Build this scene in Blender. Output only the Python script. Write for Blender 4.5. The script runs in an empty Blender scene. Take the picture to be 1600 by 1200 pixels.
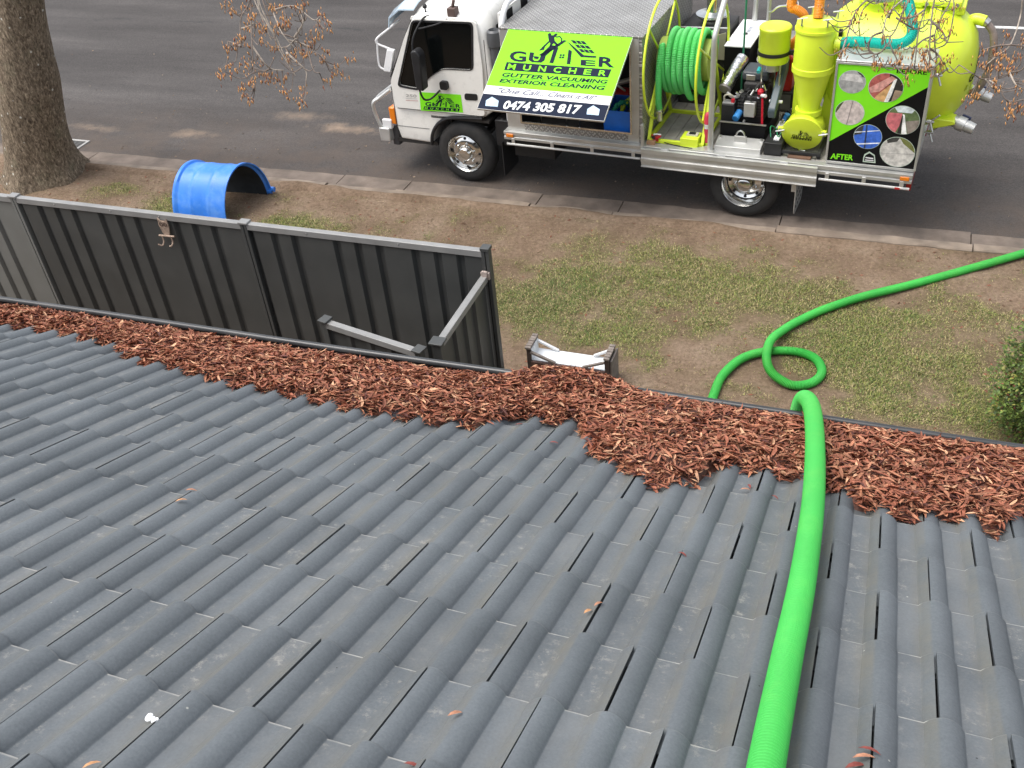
import bpy, bmesh, math, random
import numpy as np
from mathutils import Vector, Matrix, noise
random.seed(7); RNG = np.random.default_rng(11)
PI = math.pi
S = bpy.context.scene
COL = S.collection

# ------------------------------------------------------------------ camera
R = np.array([[0.9363058175, 0.3408301222, -0.0846536703],
              [0.1486203705, -0.6029580495, -0.7838071038],
              [-0.3181876829, 0.7213018913, -0.6152074285]])
CAM = np.array([1.48147073, -2.504726, 5.54342692]); FPX = 1563.9376
cd = bpy.data.cameras.new('camera'); cam = bpy.data.objects.new('camera', cd); COL.objects.link(cam)
cd.sensor_fit = 'HORIZONTAL'; cd.sensor_width = 36.0; cd.lens = FPX / 1600 * 36
cd.clip_start = 0.05; cd.clip_end = 400
cam.matrix_world = Matrix(((R[0][0], -R[1][0], -R[2][0], CAM[0]), (R[0][1], -R[1][1], -R[2][1], CAM[1]),
                           (R[0][2], -R[1][2], -R[2][2], CAM[2]), (0, 0, 0, 1)))
S.camera = cam
# ------------------------------------------------------------------ sky, sun, exposure
SUN_DIR = Vector((-0.34, -0.22, 0.91)).normalized()
W = bpy.data.worlds.new('World'); S.world = W; W.use_nodes = True
nt = W.node_tree; bg = nt.nodes['Background']
sky = nt.nodes.new('ShaderNodeTexSky'); sky.sky_type = 'NISHITA'; sky.sun_disc = False
sky.sun_elevation = math.asin(SUN_DIR.z); sky.sun_rotation = math.atan2(SUN_DIR.x, SUN_DIR.y)
sky.air_density = 1.0; sky.dust_density = 4.0; sky.ozone_density = 1.0
hs = nt.nodes.new('ShaderNodeHueSaturation'); hs.inputs['Saturation'].default_value = 0.35
nt.links.new(sky.outputs[0], hs.inputs['Color']); nt.links.new(hs.outputs[0], bg.inputs[0])
bg.inputs[1].default_value = 0.15
sd = bpy.data.lights.new('sun', 'SUN'); sd.energy = 1.0; sd.angle = math.radians(40); sd.color = (1.0, 0.96, 0.9)
so = bpy.data.objects.new('sun', sd); COL.objects.link(so)
so.rotation_euler = (-SUN_DIR).to_track_quat('-Z', 'Y').to_euler(); so.location = (0, 0, 30)
S.view_settings.view_transform = 'Standard'; S.view_settings.look = 'None'
S.view_settings.gamma = 1; S.view_settings.use_curve_mapping = False
S.view_settings.exposure = 0.9

# ------------------------------------------------------------------ pixel -> place helpers
def dirn(px, py): return R.T @ np.array([(px - 800) / FPX, (py - 600) / FPX, 1.0])
def atz(px, py, z): d = dirn(px, py); return CAM + d * (z - CAM[2]) / d[2]
def atd(px, py, dep): return CAM + dirn(px, py) * dep
def proj(P):
    q = R @ (np.asarray(P, float) - CAM); return 800 + FPX * q[0] / q[2], 600 + FPX * q[1] / q[2], q[2]
ROAD = -0.12
TR0 = Vector((-3.3727, 7.8311, ROAD)); TYAW = -0.072378

# ------------------------------------------------------------------ materials
MATS = {}
def srgb(r, g, b):
    f = lambda c: (c / 12.92 if c <= 0.04045 else ((c + 0.055) / 1.055) ** 2.4)
    return tuple(f(c / 255) for c in (r, g, b))
def mat(name, col, rough=0.5, metal=0.0, var=0.12, scale=8.0, bump=0.0, bscale=60.0, coat=0.0, dirt=0.0, dirtcol=(0.12, 0.09, 0.065), spec=0.5, trans=0.0):
    if name in MATS: return MATS[name]
    m = bpy.data.materials.new(name); m.use_nodes = True; n = m.node_tree.nodes; l = m.node_tree.links
    p = n['Principled BSDF']; p.inputs['Roughness'].default_value = rough; p.inputs['Metallic'].default_value = metal
    p.inputs['Specular IOR Level'].default_value = spec
    if coat: p.inputs['Coat Weight'].default_value = coat; p.inputs['Coat Roughness'].default_value = 0.08
    if trans: p.inputs['Transmission Weight'].default_value = trans
    tc = n.new('ShaderNodeTexCoord'); nz = n.new('ShaderNodeTexNoise'); nz.inputs['Scale'].default_value = scale
    nz.inputs['Detail'].default_value = 5; l.new(tc.outputs['Object'], nz.inputs['Vector'])
    mr = n.new('ShaderNodeMapRange'); mr.inputs[1].default_value = 0.3; mr.inputs[2].default_value = 0.7
    mr.inputs[3].default_value = 1 - var; mr.inputs[4].default_value = 1 + var; l.new(nz.outputs[0], mr.inputs[0])
    mx = n.new('ShaderNodeMix'); mx.data_type = 'RGBA'; mx.blend_type = 'MULTIPLY'; mx.inputs[0].default_value = 1
    mx.inputs[6].default_value = (*col, 1); l.new(mr.outputs[0], mx.inputs[7]); out = mx.outputs[2]
    if dirt:
        nd = n.new('ShaderNodeTexNoise'); nd.inputs['Scale'].default_value = 3.1; nd.inputs['Detail'].default_value = 8
        nd.inputs['Roughness'].default_value = 0.7; l.new(tc.outputs['Object'], nd.inputs['Vector'])
        md = n.new('ShaderNodeMapRange'); md.inputs[1].default_value = 0.48; md.inputs[2].default_value = 0.75; md.inputs[4].default_value = dirt
        l.new(nd.outputs[0], md.inputs[0]); m2 = n.new('ShaderNodeMix'); m2.data_type = 'RGBA'
        l.new(md.outputs[0], m2.inputs[0]); l.new(out, m2.inputs[6]); m2.inputs[7].default_value = (*dirtcol, 1); out = m2.outputs[2]
    l.new(out, p.inputs['Base Color'])
    rr = n.new('ShaderNodeMapRange'); rr.inputs[3].default_value = max(0.03, rough - 0.1); rr.inputs[4].default_value = min(1, rough + 0.12)
    l.new(nz.outputs[0], rr.inputs[0]); l.new(rr.outputs[0], p.inputs['Roughness'])
    if bump:
        nb = n.new('ShaderNodeTexNoise'); nb.inputs['Scale'].default_value = bscale; nb.inputs['Detail'].default_value = 6
        l.new(tc.outputs['Object'], nb.inputs['Vector']); b = n.new('ShaderNodeBump'); b.inputs['Strength'].default_value = bump
        b.inputs['Distance'].default_value = 0.01; l.new(nb.outputs[0], b.inputs['Height']); l.new(b.outputs[0], p.inputs['Normal'])
    MATS[name] = m; return m
def attr_mat(name, rough=0.7, attr='tint', bump=0.0, sheen=0.0, trl=0.0):
    if name in MATS: return MATS[name]
    m = bpy.data.materials.new(name); m.use_nodes = True; n = m.node_tree.nodes; l = m.node_tree.links
    p = n['Principled BSDF']; p.inputs['Roughness'].default_value = rough; p.inputs['Specular IOR Level'].default_value = 0.35
    a = n.new('ShaderNodeAttribute'); a.attribute_name = attr
    tc = n.new('ShaderNodeTexCoord'); nz = n.new('ShaderNodeTexNoise'); nz.inputs['Scale'].default_value = 90; l.new(tc.outputs['Object'], nz.inputs['Vector'])
    mr = n.new('ShaderNodeMapRange'); mr.inputs[1].default_value = .3; mr.inputs[2].default_value = .7; mr.inputs[3].default_value = 0.72; mr.inputs[4].default_value = 1.28
    l.new(nz.outputs[0], mr.inputs[0]); mx = n.new('ShaderNodeMix'); mx.data_type = 'RGBA'; mx.blend_type = 'MULTIPLY'; mx.inputs[0].default_value = 1
    l.new(a.outputs['Color'], mx.inputs[6]); l.new(mr.outputs[0], mx.inputs[7]); l.new(mx.outputs[2], p.inputs['Base Color'])
    MATS[name] = m; return m

# ------------------------------------------------------------------ mesh builder
class MB:
    def __init__(s): s.v = []; s.f = []
    def add(s, vs, fs, M=None):
        o = len(s.v)
        s.v += [tuple(M @ Vector(p)) if M is not None else tuple(p) for p in vs]
        s.f += [tuple(i + o for i in f) for f in fs]; return s
    def box(s, x0, x1, y0, y1, z0, z1, M=None):
        return s.add([(x0, y0, z0), (x1, y0, z0), (x1, y1, z0), (x0, y1, z0), (x0, y0, z1), (x1, y0, z1), (x1, y1, z1), (x0, y1, z1)],
                     [(0, 3, 2, 1), (4, 5, 6, 7), (0, 1, 5, 4), (1, 2, 6, 5), (2, 3, 7, 6), (3, 0, 4, 7)], M)
    def bar(s, a, b, w, h, up=(0, 0, 1)):
        a = Vector(a); b = Vector(b); d = (b - a); L = d.length; d.normalize(); u = Vector(up)
        r = d.cross(u); r = Vector((1, 0, 0)) if r.length < 1e-4 else r.normalized(); u = r.cross(d)
        M = Matrix(((d.x, r.x, u.x, a.x), (d.y, r.y, u.y, a.y), (d.z, r.z, u.z, a.z), (0, 0, 0, 1)))
        return s.box(0, L, -w / 2, w / 2, -h / 2, h / 2, M)
    def tube(s, path, rad, n=10, cap=True, closed=False):
        P = [Vector(p) for p in path]; N = len(P); rs = rad if hasattr(rad, '__len__') else [rad] * N
        o = len(s.v); prev = None
        for i in range(N):
            if closed: t = P[(i + 1) % N] - P[i - 1]
            else: t = P[min(i + 1, N - 1)] - P[max(i - 1, 0)]
            t.normalize()
            if prev is None:
                a = Vector((0, 0, 1)) if abs(t.z) < 0.9 else Vector((1, 0, 0)); u = t.cross(a).normalized()
            else:
                u = prev - t * prev.dot(t); u = u.normalized() if u.length > 1e-6 else t.orthogonal().normalized()
            prev = u; w = t.cross(u)
            for k in range(n):
                c = math.cos(2 * PI * k / n); q = math.sin(2 * PI * k / n); p = P[i] + (u * c + w * q) * rs[i]; s.v.append(tuple(p))
        for i in range(N if closed else N - 1):
            j = (i + 1) % N
            for k in range(n):
                s.f.append((o + i * n + k, o + i * n + (k + 1) % n, o + j * n + (k + 1) % n, o + j * n + k))
        if cap and not closed:
            s.f.append(tuple(o + k for k in reversed(range(n)))); s.f.append(tuple(o + (N - 1) * n + k for k in range(n)))
        return s
    def lathe(s, prof, c=(0, 0, 0), axis='z', n=28, M=None, close=False, cap=True):
        """prof: (radius, height along axis)"""
        o = len(s.v); c = Vector(c); K = len(prof)
        for r, h in prof:
            for k in range(n):
                a = 2 * PI * k / n; p, q = r * math.cos(a), r * math.sin(a)
                v = Vector((p, q, h)) if axis == 'z' else (Vector((h, p, q)) if axis == 'x' else Vector((q, h, p)))
                v = v + c
                s.v.append(tuple(M @ v) if M is not None else tuple(v))
        for i in range(K if close else K - 1):
            j = (i + 1) % K
            for k in range(n): s.f.append((o + i * n + k, o + i * n + (k + 1) % n, o + j * n + (k + 1) % n, o + j * n + k))
        if not close and cap:
            if prof[0][0] > 1e-5: s.f.append(tuple(o + k for k in reversed(range(n))))
            if prof[-1][0] > 1e-5: s.f.append(tuple(o + (K - 1) * n + k for k in range(n)))
        return s
    def cyl(s, a, b, r, n=16): return s.tube([a, b], r, n)
    def prism(s, poly, y0, y1, axis='y', M=None):
        """poly in the plane across axis: 'y' -> (x,z); 'z' -> (x,y); 'x' -> (y,z)"""
        f = {'y': lambda p, t: (p[0], t, p[1]), 'z': lambda p, t: (p[0], p[1], t), 'x': lambda p, t: (t, p[0], p[1])}[axis]
        n = len(poly); vs = [f(p, y0) for p in poly] + [f(p, y1) for p in poly]
        fs = [tuple(range(n)), tuple(reversed(range(n, 2 * n)))] + [(i, (i + 1) % n + 0, (i + 1) % n + n, i + n)[::-1] for i in range(n)]
        return s.add(vs, fs, M)
    def build(s, name, m, parent=None, off=(0, 0, 0), bev=0.0, smooth=35, seg=2):
        me = bpy.data.meshes.new(name)
        o = Vector(off); me.from_pydata([tuple(Vector(v) - o) for v in s.v], [], s.f); me.validate(); 
        bm = bmesh.new(); bm.from_mesh(me); bmesh.ops.recalc_face_normals(bm, faces=bm.faces); bm.to_mesh(me); bm.free()
        if smooth:
            me.polygons.foreach_set('use_smooth', [True] * len(me.polygons)); me.set_sharp_from_angle(angle=math.radians(smooth))
        me.materials.append(m); ob = bpy.data.objects.new(name, me); COL.objects.link(ob)
        if parent is not None: ob.parent = parent
        if bev:
            b = ob.modifiers.new('bevel', 'BEVEL'); b.width = bev; b.segments = seg; b.limit_method = 'ANGLE'; b.angle_limit = math.radians(40)
        return ob
def tag(o, label=None, cat=None, group=None, kind=None):
    if label: o['label'] = label
    if cat: o['category'] = cat
    if group: o['group'] = group
    if kind: o['kind'] = kind
    return o
def empty(name, loc=(0, 0, 0), rz=0.0, label=None, cat=None, group=None):
    e = bpy.data.objects.new(name, None); e.empty_display_size = 0.1; COL.objects.link(e); e.location = loc; e.rotation_euler = (0, 0, rz)
    return tag(e, label, cat, group)
def npmesh(name, V, F, m, parent=None, col=None, smooth=False):
    """V (n,3), F (k,3 or 4) arrays; col (n,3) linear tint per vertex"""
    me = bpy.data.meshes.new(name); k = F.shape[1]
    me.vertices.add(len(V)); me.vertices.foreach_set('co', V.astype(np.float32).ravel())
    me.loops.add(F.size); me.loops.foreach_set('vertex_index', F.astype(np.int32).ravel())
    me.polygons.add(len(F)); me.polygons.foreach_set('loop_start', np.arange(0, F.size, k, dtype=np.int32))
    me.update(calc_edges=True)
    if smooth: me.polygons.foreach_set('use_smooth', np.ones(len(F), bool))
    if col is not None:
        a = me.color_attributes.new('tint', 'FLOAT_COLOR', 'POINT')
        a.data.foreach_set('color', np.c_[col, np.ones(len(col))].astype(np.float32).ravel())
    me.materials.append(m); ob = bpy.data.objects.new(name, me); COL.objects.link(ob)
    if parent is not None: ob.parent = parent
    return ob
def spline(pts, step=0.02):
    """Catmull-Rom through pts, resampled evenly"""
    P = [np.asarray(p, float) for p in pts]; P = [2 * P[0] - P[1]] + P + [2 * P[-1] - P[-2]]; out = []
    for i in range(1, len(P) - 2):
        for t in np.linspace(0, 1, 40, endpoint=False):
            a, b, c, d = P[i - 1:i + 3]
            out.append(0.5 * ((2 * b) + (-a + c) * t + (2 * a - 5 * b + 4 * c - d) * t * t + (-a + 3 * b - 3 * c + d) * t ** 3))
    out.append(P[-2]); out = np.array(out); L = np.r_[0, np.cumsum(np.linalg.norm(np.diff(out, axis=0), axis=1))]
    s = np.arange(0, L[-1], step); return np.c_[[np.interp(s, L, out[:, i]) for i in range(3)]].T
def fbm(x, y, sc=1.0, oc=4, z=0.0):
    return noise.fractal(Vector((x * sc, y * sc, z)), 0.9, 2.0, oc)
# ================================================================== GROUND, KERB, ROAD
def ground_mat():
    m = bpy.data.materials.new('lawn_soil'); m.use_nodes = True; n = m.node_tree.nodes; l = m.node_tree.links; p = n['Principled BSDF']
    p.inputs['Roughness'].default_value = 0.95; p.inputs['Specular IOR Level'].default_value = 0.15
    tc = n.new('ShaderNodeTexCoord')
    def nz(s, d=8, r=0.6):
        q = n.new('ShaderNodeTexNoise'); q.inputs['Scale'].default_value = s; q.inputs['Detail'].default_value = d; q.inputs['Roughness'].default_value = r
        l.new(tc.outputs['Object'], q.inputs['Vector']); return q
    def ramp(src, stops):
        r = n.new('ShaderNodeValToRGB'); e = r.color_ramp.elements
        while len(e) < len(stops): e.new(0.5)
        for k, (t, c) in enumerate(stops): e[k].position = t; e[k].color = (*c, 1)
        l.new(src, r.inputs[0]); return r
    def mix(f, a, b, mode='MIX'):
        x = n.new('ShaderNodeMix'); x.data_type = 'RGBA'; x.blend_type = mode
        for s, i in ((f, 0), (a, 6), (b, 7)):
            if hasattr(s, 'node'): l.new(s, x.inputs[i])
            else: x.inputs[i].default_value = s if i == 0 else (*s, 1)
        return x.outputs[2]
    def mask_soft(src):
        q = n.new('ShaderNodeMath'); q.operation = 'MULTIPLY_ADD'; q.inputs[1].default_value = .85; q.inputs[2].default_value = .14; l.new(src, q.inputs[0]); return q.outputs[0]
    a = ramp(nz(1.6).outputs[0], [(0.3, (0.150, 0.099, 0.070)), (0.5, (0.228, 0.157, 0.114)), (0.72, (0.300, 0.222, 0.166))])
    b = ramp(nz(28, 6, 0.75).outputs[0], [(0.3, (0.5, 0.48, 0.46)), (0.55, (1, 1, 1)), (0.75, (1.3, 1.28, 1.22))])
    soil = mix(1.0, a.outputs[0], b.outputs[0], 'MULTIPLY')
    c = ramp(nz(22, 8, 0.8).outputs[0], [(0.35, (0.062, 0.062, 0.024)), (0.55, (0.135, 0.122, 0.055)), (0.75, (0.22, 0.19, 0.10))])
    at = n.new('ShaderNodeAttribute'); at.attribute_name = 'tint'; sep = n.new('ShaderNodeSeparateColor'); l.new(at.outputs['Color'], sep.inputs[0])
    base = mix(mask_soft(sep.outputs[0]), soil, c.outputs[0])
    # dry clippings / dead straw speckle
    v = n.new('ShaderNodeTexVoronoi'); v.inputs['Scale'].default_value = 48; l.new(tc.outputs['Object'], v.inputs['Vector'])
    r = ramp(v.outputs['Distance'], [(0.05, (1, 1, 1)), (0.16, (0, 0, 0))]); w = n.new('ShaderNodeMath'); w.operation = 'MULTIPLY'; w.inputs[1].default_value = 0.4
    l.new(r.outputs[0], w.inputs[0]); base = mix(w.outputs[0], base, (0.26, 0.19, 0.13))
    l.new(base, p.inputs['Base Color'])
    bp = n.new('ShaderNodeBump'); bp.inputs['Strength'].default_value = 0.6; bp.inputs['Distance'].default_value = 0.03
    l.new(nz(35, 8, 0.75).outputs[0], bp.inputs['Height']); l.new(bp.outputs[0], p.inputs['Normal']); return m

GB = [(-1.45, 5.55, .55, .8, 1.0), (-1.9, 5.2, .5, .45, .6), (-0.75, 6.3, .55, .3, .85), (-0.3, 5.9, .8, .5, .75), (0.35, 6.15, .8, .4, .7), (-0.5, 5.2, .6, .4, .6),
      (1.0, 5.9, .9, .45, .55), (1.6, 5.4, .7, .6, .8), (1.4, 5.0, .55, .45, .8), (2.1, 5.1, .6, .7, .8), (2.5, 5.8, .5, .6, .5), (0.3, 5.2, .5, .4, .5), (2.3, 4.55, .5, .3, .5), (1.75, 4.4, .5, .25, .45),
      (-4.9, 6.2, .6, .35, .75), (-5.3, 6.0, .5, .4, .6), (-4.0, 6.2, .6, .3, .4), (-3.3, 6.0, .6, .35, .35), (-6.6, 6.2, .6, .35, .65), (-7.5, 6.5, .7, .3, .5), (-7.2, 6.0, .6, .35, .5), (-2.6, 6.6, .5, .25, .25), (-2.4, 5.9, .4, .3, .35), (-0.75, 4.75, .5, .22, .45), (3.4, 5.4, .6, .9, .6), (4.4, 5.6, .9, .8, .5), (-0.85, 4.95, .35, .2, .3), (-9.6, 6.0, .6, .5, .4)]
def gmask(x, y):
    s = sum(a * math.exp(-((x - cx) / rx) ** 2 - ((y - cy) / ry) ** 2) for cx, cy, rx, ry, a in GB)
    s = min(s, 1.05) + 0.75 * fbm(x, y, 1.7, 5) + 0.38 * fbm(x, y, 6, 4, 4.0) - 0.22
    return max(0.0, min(1.0, s))
# the lawn: one sheet from beside the house to the kerb, reaching far both ways
gx = np.r_[-60, -30, -16, np.arange(-11, 4.61, 0.12), 8, 16, 40]; gy = np.r_[-14, -6, 0.5, 2.0, np.arange(3.2, 7.16, 0.11), 7.165]
GV = []; GC = []
for y in gy:
    for x in gx:
        near = -11 <= x <= 4.61 and y > 3.1
        z = 0.025 * fbm(x, y, 1.1, 4, 9.0) if near and 3.2 < y < 7.1 else 0.0
        if y > 6.75: z = z * 0.4 - 0.012
        GV.append((x, y, z)); g = gmask(x, y) if near else 0.3; GC.append((g, g, g))
nx = len(gx); GF = np.array([(j * nx + i, j * nx + i + 1, (j + 1) * nx + i + 1, (j + 1) * nx + i) for j in range(len(gy) - 1) for i in range(nx - 1)])
lawn = npmesh('lawn', np.array(GV), GF, ground_mat(), None, np.array(GC), True); tag(lawn, kind='structure')
def ground_z(x, y):
    if not (3.2 < y < 7.1): return 0.0
    z = 0.025 * fbm(x, y, 1.1, 4, 9.0); return z * 0.4 - 0.012 if y > 6.75 else z

def asphalt_mat():
    m = bpy.data.materials.new('asphalt'); m.use_nodes = True; n = m.node_tree.nodes; l = m.node_tree.links; p = n['Principled BSDF']
    p.inputs['Roughness'].default_value = 0.82; p.inputs['Specular IOR Level'].default_value = 0.35
    tc = n.new('ShaderNodeTexCoord')
    def nz(s, d=8, r=0.6, vec=None):
        q = n.new('ShaderNodeTexNoise'); q.inputs['Scale'].default_value = s; q.inputs['Detail'].default_value = d; q.inputs['Roughness'].default_value = r
        l.new(vec or tc.outputs['Object'], q.inputs['Vector']); return q.outputs[0]
    def ramp(src, stops):
        r = n.new('ShaderNodeValToRGB'); e = r.color_ramp.elements
        while len(e) < len(stops): e.new(0.5)
        for k, (t, c) in enumerate(stops): e[k].position = t; e[k].color = (*c, 1)
        l.new(src, r.inputs[0]); return r.outputs[0]
    def mix(f, a, b, mode='MIX'):
        x = n.new('ShaderNodeMix'); x.data_type = 'RGBA'; x.blend_type = mode
        for s, i in ((f, 0), (a, 6), (b, 7)):
            if hasattr(s, 'node'): l.new(s, x.inputs[i])
            else: x.inputs[i].default_value = s if i == 0 else (*s, 1)
        return x.outputs[2]
    mp = n.new('ShaderNodeMapping'); mp.inputs['Scale'].default_value = (0.25, 1.3, 1); l.new(tc.outputs['Object'], mp.inputs[0])
    a = ramp(nz(0.9, 6, 0.6, mp.outputs[0]), [(0.3, (0.040, 0.036, 0.034)), (0.55, (0.068, 0.062, 0.059)), (0.75, (0.102, 0.093, 0.088))])
    b = ramp(nz(55, 4, 0.8), [(0.26, (0.42, 0.42, 0.42)), (0.5, (1, 1, 1)), (0.74, (1.75, 1.7, 1.66))])
    base = mix(1.0, a, b, 'MULTIPLY')
    # wind-blown dirt near the kerb
    sp = n.new('ShaderNodeSeparateXYZ'); l.new(tc.outputs['Object'], sp.inputs[0])
    mr = n.new('ShaderNodeMapRange'); mr.inputs[1].default_value = 9.6; mr.inputs[2].default_value = 7.7; l.new(sp.outputs[1], mr.inputs[0])
    dn = n.new('ShaderNodeMath'); dn.operation = 'MULTIPLY'; l.new(mr.outputs[0], dn.inputs[0])
    dr = n.new('ShaderNodeMapRange'); dr.inputs[1].default_value = 0.3; dr.inputs[2].default_value = 0.68; dr.inputs[4].default_value = 0.9; l.new(nz(2.2, 9, 0.7), dr.inputs[0]); l.new(dr.outputs[0], dn.inputs[1])
    base = mix(dn.outputs[0], base, (0.105, 0.078, 0.060))
    # four sandy patches swept together on the asphalt
    for cx, cy, rx, ry, k in ((-9.6, 8.45, .5, .13, .6), (-8.05, 8.5, .45, .16, .75), (-6.6, 9.35, .55, .16, .6), (-5.75, 9.05, .6, .17, 1.0)):
        vs = n.new('ShaderNodeVectorMath'); vs.operation = 'SUBTRACT'; vs.inputs[1].default_value = (cx, cy, 0); l.new(tc.outputs['Object'], vs.inputs[0])
        vm = n.new('ShaderNodeVectorMath'); vm.operation = 'MULTIPLY'; vm.inputs[1].default_value = (1 / rx, 1 / ry, 0); l.new(vs.outputs[0], vm.inputs[0])
        ln = n.new('ShaderNodeVectorMath'); ln.operation = 'LENGTH'; l.new(vm.outputs[0], ln.inputs[0])
        ad = n.new('ShaderNodeMath'); ad.operation = 'MULTIPLY_ADD'; ad.inputs[1].default_value = 3.4; l.new(nz(3.2, 10, 0.78), ad.inputs[0]); l.new(ln.outputs['Value'], ad.inputs[2])
        f = n.new('ShaderNodeMapRange'); f.inputs[1].default_value = 2.75; f.inputs[2].default_value = 1.5; f.inputs[4].default_value = k; l.new(ad.outputs[0], f.inputs[0])
        base = mix(f.outputs[0], base, (0.27, 0.20, 0.145))
    # one long dark crack line along the lane
    wn = n.new('ShaderNodeMath'); wn.operation = 'MULTIPLY_ADD'; wn.inputs[1].default_value = 0.8; l.new(nz(0.7, 6, 0.6), wn.inputs[0]); l.new(sp.outputs[1], wn.inputs[2])
    cr = n.new('ShaderNodeMath'); cr.operation = 'COMPARE'; cr.inputs[1].default_value = 13.3; cr.inputs[2].default_value = 0.045; l.new(wn.outputs[0], cr.inputs[0])
    c2 = n.new('ShaderNodeMath'); c2.operation = 'MULTIPLY'; l.new(cr.outputs[0], c2.inputs[0])
    cm = n.new('ShaderNodeMapRange'); cm.inputs[1].default_value = 0.45; cm.inputs[2].default_value = 0.6; cm.inputs[4].default_value = 0.6; l.new(nz(1.3, 3), cm.inputs[0]); l.new(cm.outputs[0], c2.inputs[1])
    base = mix(c2.outputs[0], base, (0.03, 0.03, 0.03))
    l.new(base, p.inputs['Base Color'])
    bp = n.new('ShaderNodeBump'); bp.inputs['Strength'].default_value = 0.35; bp.inputs['Distance'].default_value = 0.012
    l.new(nz(90, 6, 0.8), bp.inputs['Height']); l.new(bp.outputs[0], p.inputs['Normal']); return m
rb = MB(); rb.add([(-70, 7.70, ROAD), (60, 7.70, ROAD), (60, 21, ROAD), (-70, 21, ROAD)], [(0, 1, 2, 3)]); road = rb.build('road', asphalt_mat(), smooth=0); tag(road, kind='structure')
fv = MB(); fv.add([(-70, 21.0, 0.0), (60, 21.0, 0.0), (60, 90, 0.0), (-70, 90, 0.0)], [(0, 1, 2, 3)]); fv.box(-70, 60, 20.8, 21.02, ROAD - .3, 0.004)
tag(fv.build('far_verge', mat('far_verge', (0.11, 0.10, 0.05), 0.95, var=0.4, scale=2)), kind='structure')
ln = MB(); ln.box(2.25, 5.2, 13.99, 14.09, ROAD + .001, ROAD + .005); ln.box(11, 14, 13.99, 14.09, ROAD + .001, ROAD + .005)
mk = ln.build('lane_marking', mat('road_paint', (0.55, 0.55, 0.53), 0.8, var=0.35, scale=14), smooth=0); tag(mk, kind='structure')

# concrete kerb and channel, cast in lengths with joints and one broken end
conc = mat('kerb_concrete', (0.225, 0.180, 0.140), 0.92, var=0.28, scale=5, bump=0.35, bscale=45, dirt=0.75, dirtcol=(0.17, 0.125, 0.095))
chan = mat('channel_concrete', (0.165, 0.132, 0.108), 0.92, var=.3, scale=4, bump=.3, bscale=45, dirt=.8, dirtcol=(.105, .08, .062))
kerb = empty('kerb', (0, 7.3, ROAD)); tag(kerb, kind='structure')
edges = [-40, -20, -11.6, -9.0, -6.9, -5.05, -4.1, -2.35, -1.35, 0.47, 2.42, 4.8, 7.2, 9.6, 20, 40]; KP = random.Random(3)
for i in range(len(edges) - 1):
    x0, x1 = edges[i] + 0.006, edges[i + 1] - 0.006; dz = KP.uniform(-.012, .008); dy = KP.uniform(-.012, .012); lo = x0 > 0.4
    zt = 0.012 + dz if lo else -0.002 + dz
    poly = [(7.15, ROAD - .12), (7.15, zt - .012), (7.162, zt), (7.272, zt), (7.295, zt - .02), (7.345, ROAD + .022), (7.46, ROAD + .010), (7.70 + KP.uniform(-.02, .03), ROAD + .008), (7.72, ROAD - .12)]
    nseg = max(2, int((x1 - x0) / .14)) if -12 < x0 < 5 else 1
    kb = MB(); xs = np.linspace(x0, x1, nseg + 1); npf = len(poly); o = 0
    for xx in xs:
        for (a, b) in poly:
            j = 0.010 * fbm(xx * 3.1 + a * 7, b * 9 + i, 1.2, 3)
            kb.v.append((xx, a + dy + j, b + j * .8 - (0.006 if -2.4 < xx < .47 else 0)))
    for k in range(nseg):
        for q in range(npf): kb.f.append((k * npf + q, k * npf + (q + 1) % npf, (k + 1) * npf + (q + 1) % npf, (k + 1) * npf + q))
    kb.f.append(tuple(range(npf))); kb.f.append(tuple(reversed(range(nseg * npf, (nseg + 1) * npf))))
    ks = kb.build('kerb_stone', conc, kerb, off=(0, 7.3, ROAD), smooth=40); ks.data.materials.append(chan)
    for pl_ in ks.data.polygons:
        if pl_.center.y > .035 and abs(pl_.normal.x) < .5: pl_.material_index = 1
bed = MB(); bed.box(-40, 40, 7.155, 7.69, ROAD - .3, ROAD - .06); bed.build('kerb_bed', mat('kerb_bed', (0.05, 0.04, 0.032), 0.95), kerb, off=(0, 7.3, ROAD))
# soil washed over the near edge of the kerb top
sv = []; sf = []; xs = np.arange(-10.5, 0.4, 0.09); rowsn = 6
for i, x in enumerate(xs):
    w = 0.05 + 0.10 * max(0, 0.3 + fbm(x, 2.0, .9, 4)); tp = min(1, max(0, (.40 - x) / .6)); w *= tp
    for k in range(rowsn):
        t = k / (rowsn - 1); yy = 7.02 + (0.13 + w) * t; sv.append((x, yy, -0.03 + (0.05 * math.sin(PI * min(1, t * 1.0)) ** .6) * (.35 + .65 * tp) + 0.004 * fbm(x * 9, yy * 9, 1, 3)))
for i in range(len(xs) - 1):
    for k in range(rowsn - 1): sf.append((i * rowsn + k, (i + 1) * rowsn + k, (i + 1) * rowsn + k + 1, i * rowsn + k + 1))
sd_ = npmesh('soil_drift', np.array(sv), np.array(sf), lawn.data.materials[0], None, np.zeros((len(sv), 3)), True); tag(sd_, kind='structure')

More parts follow.
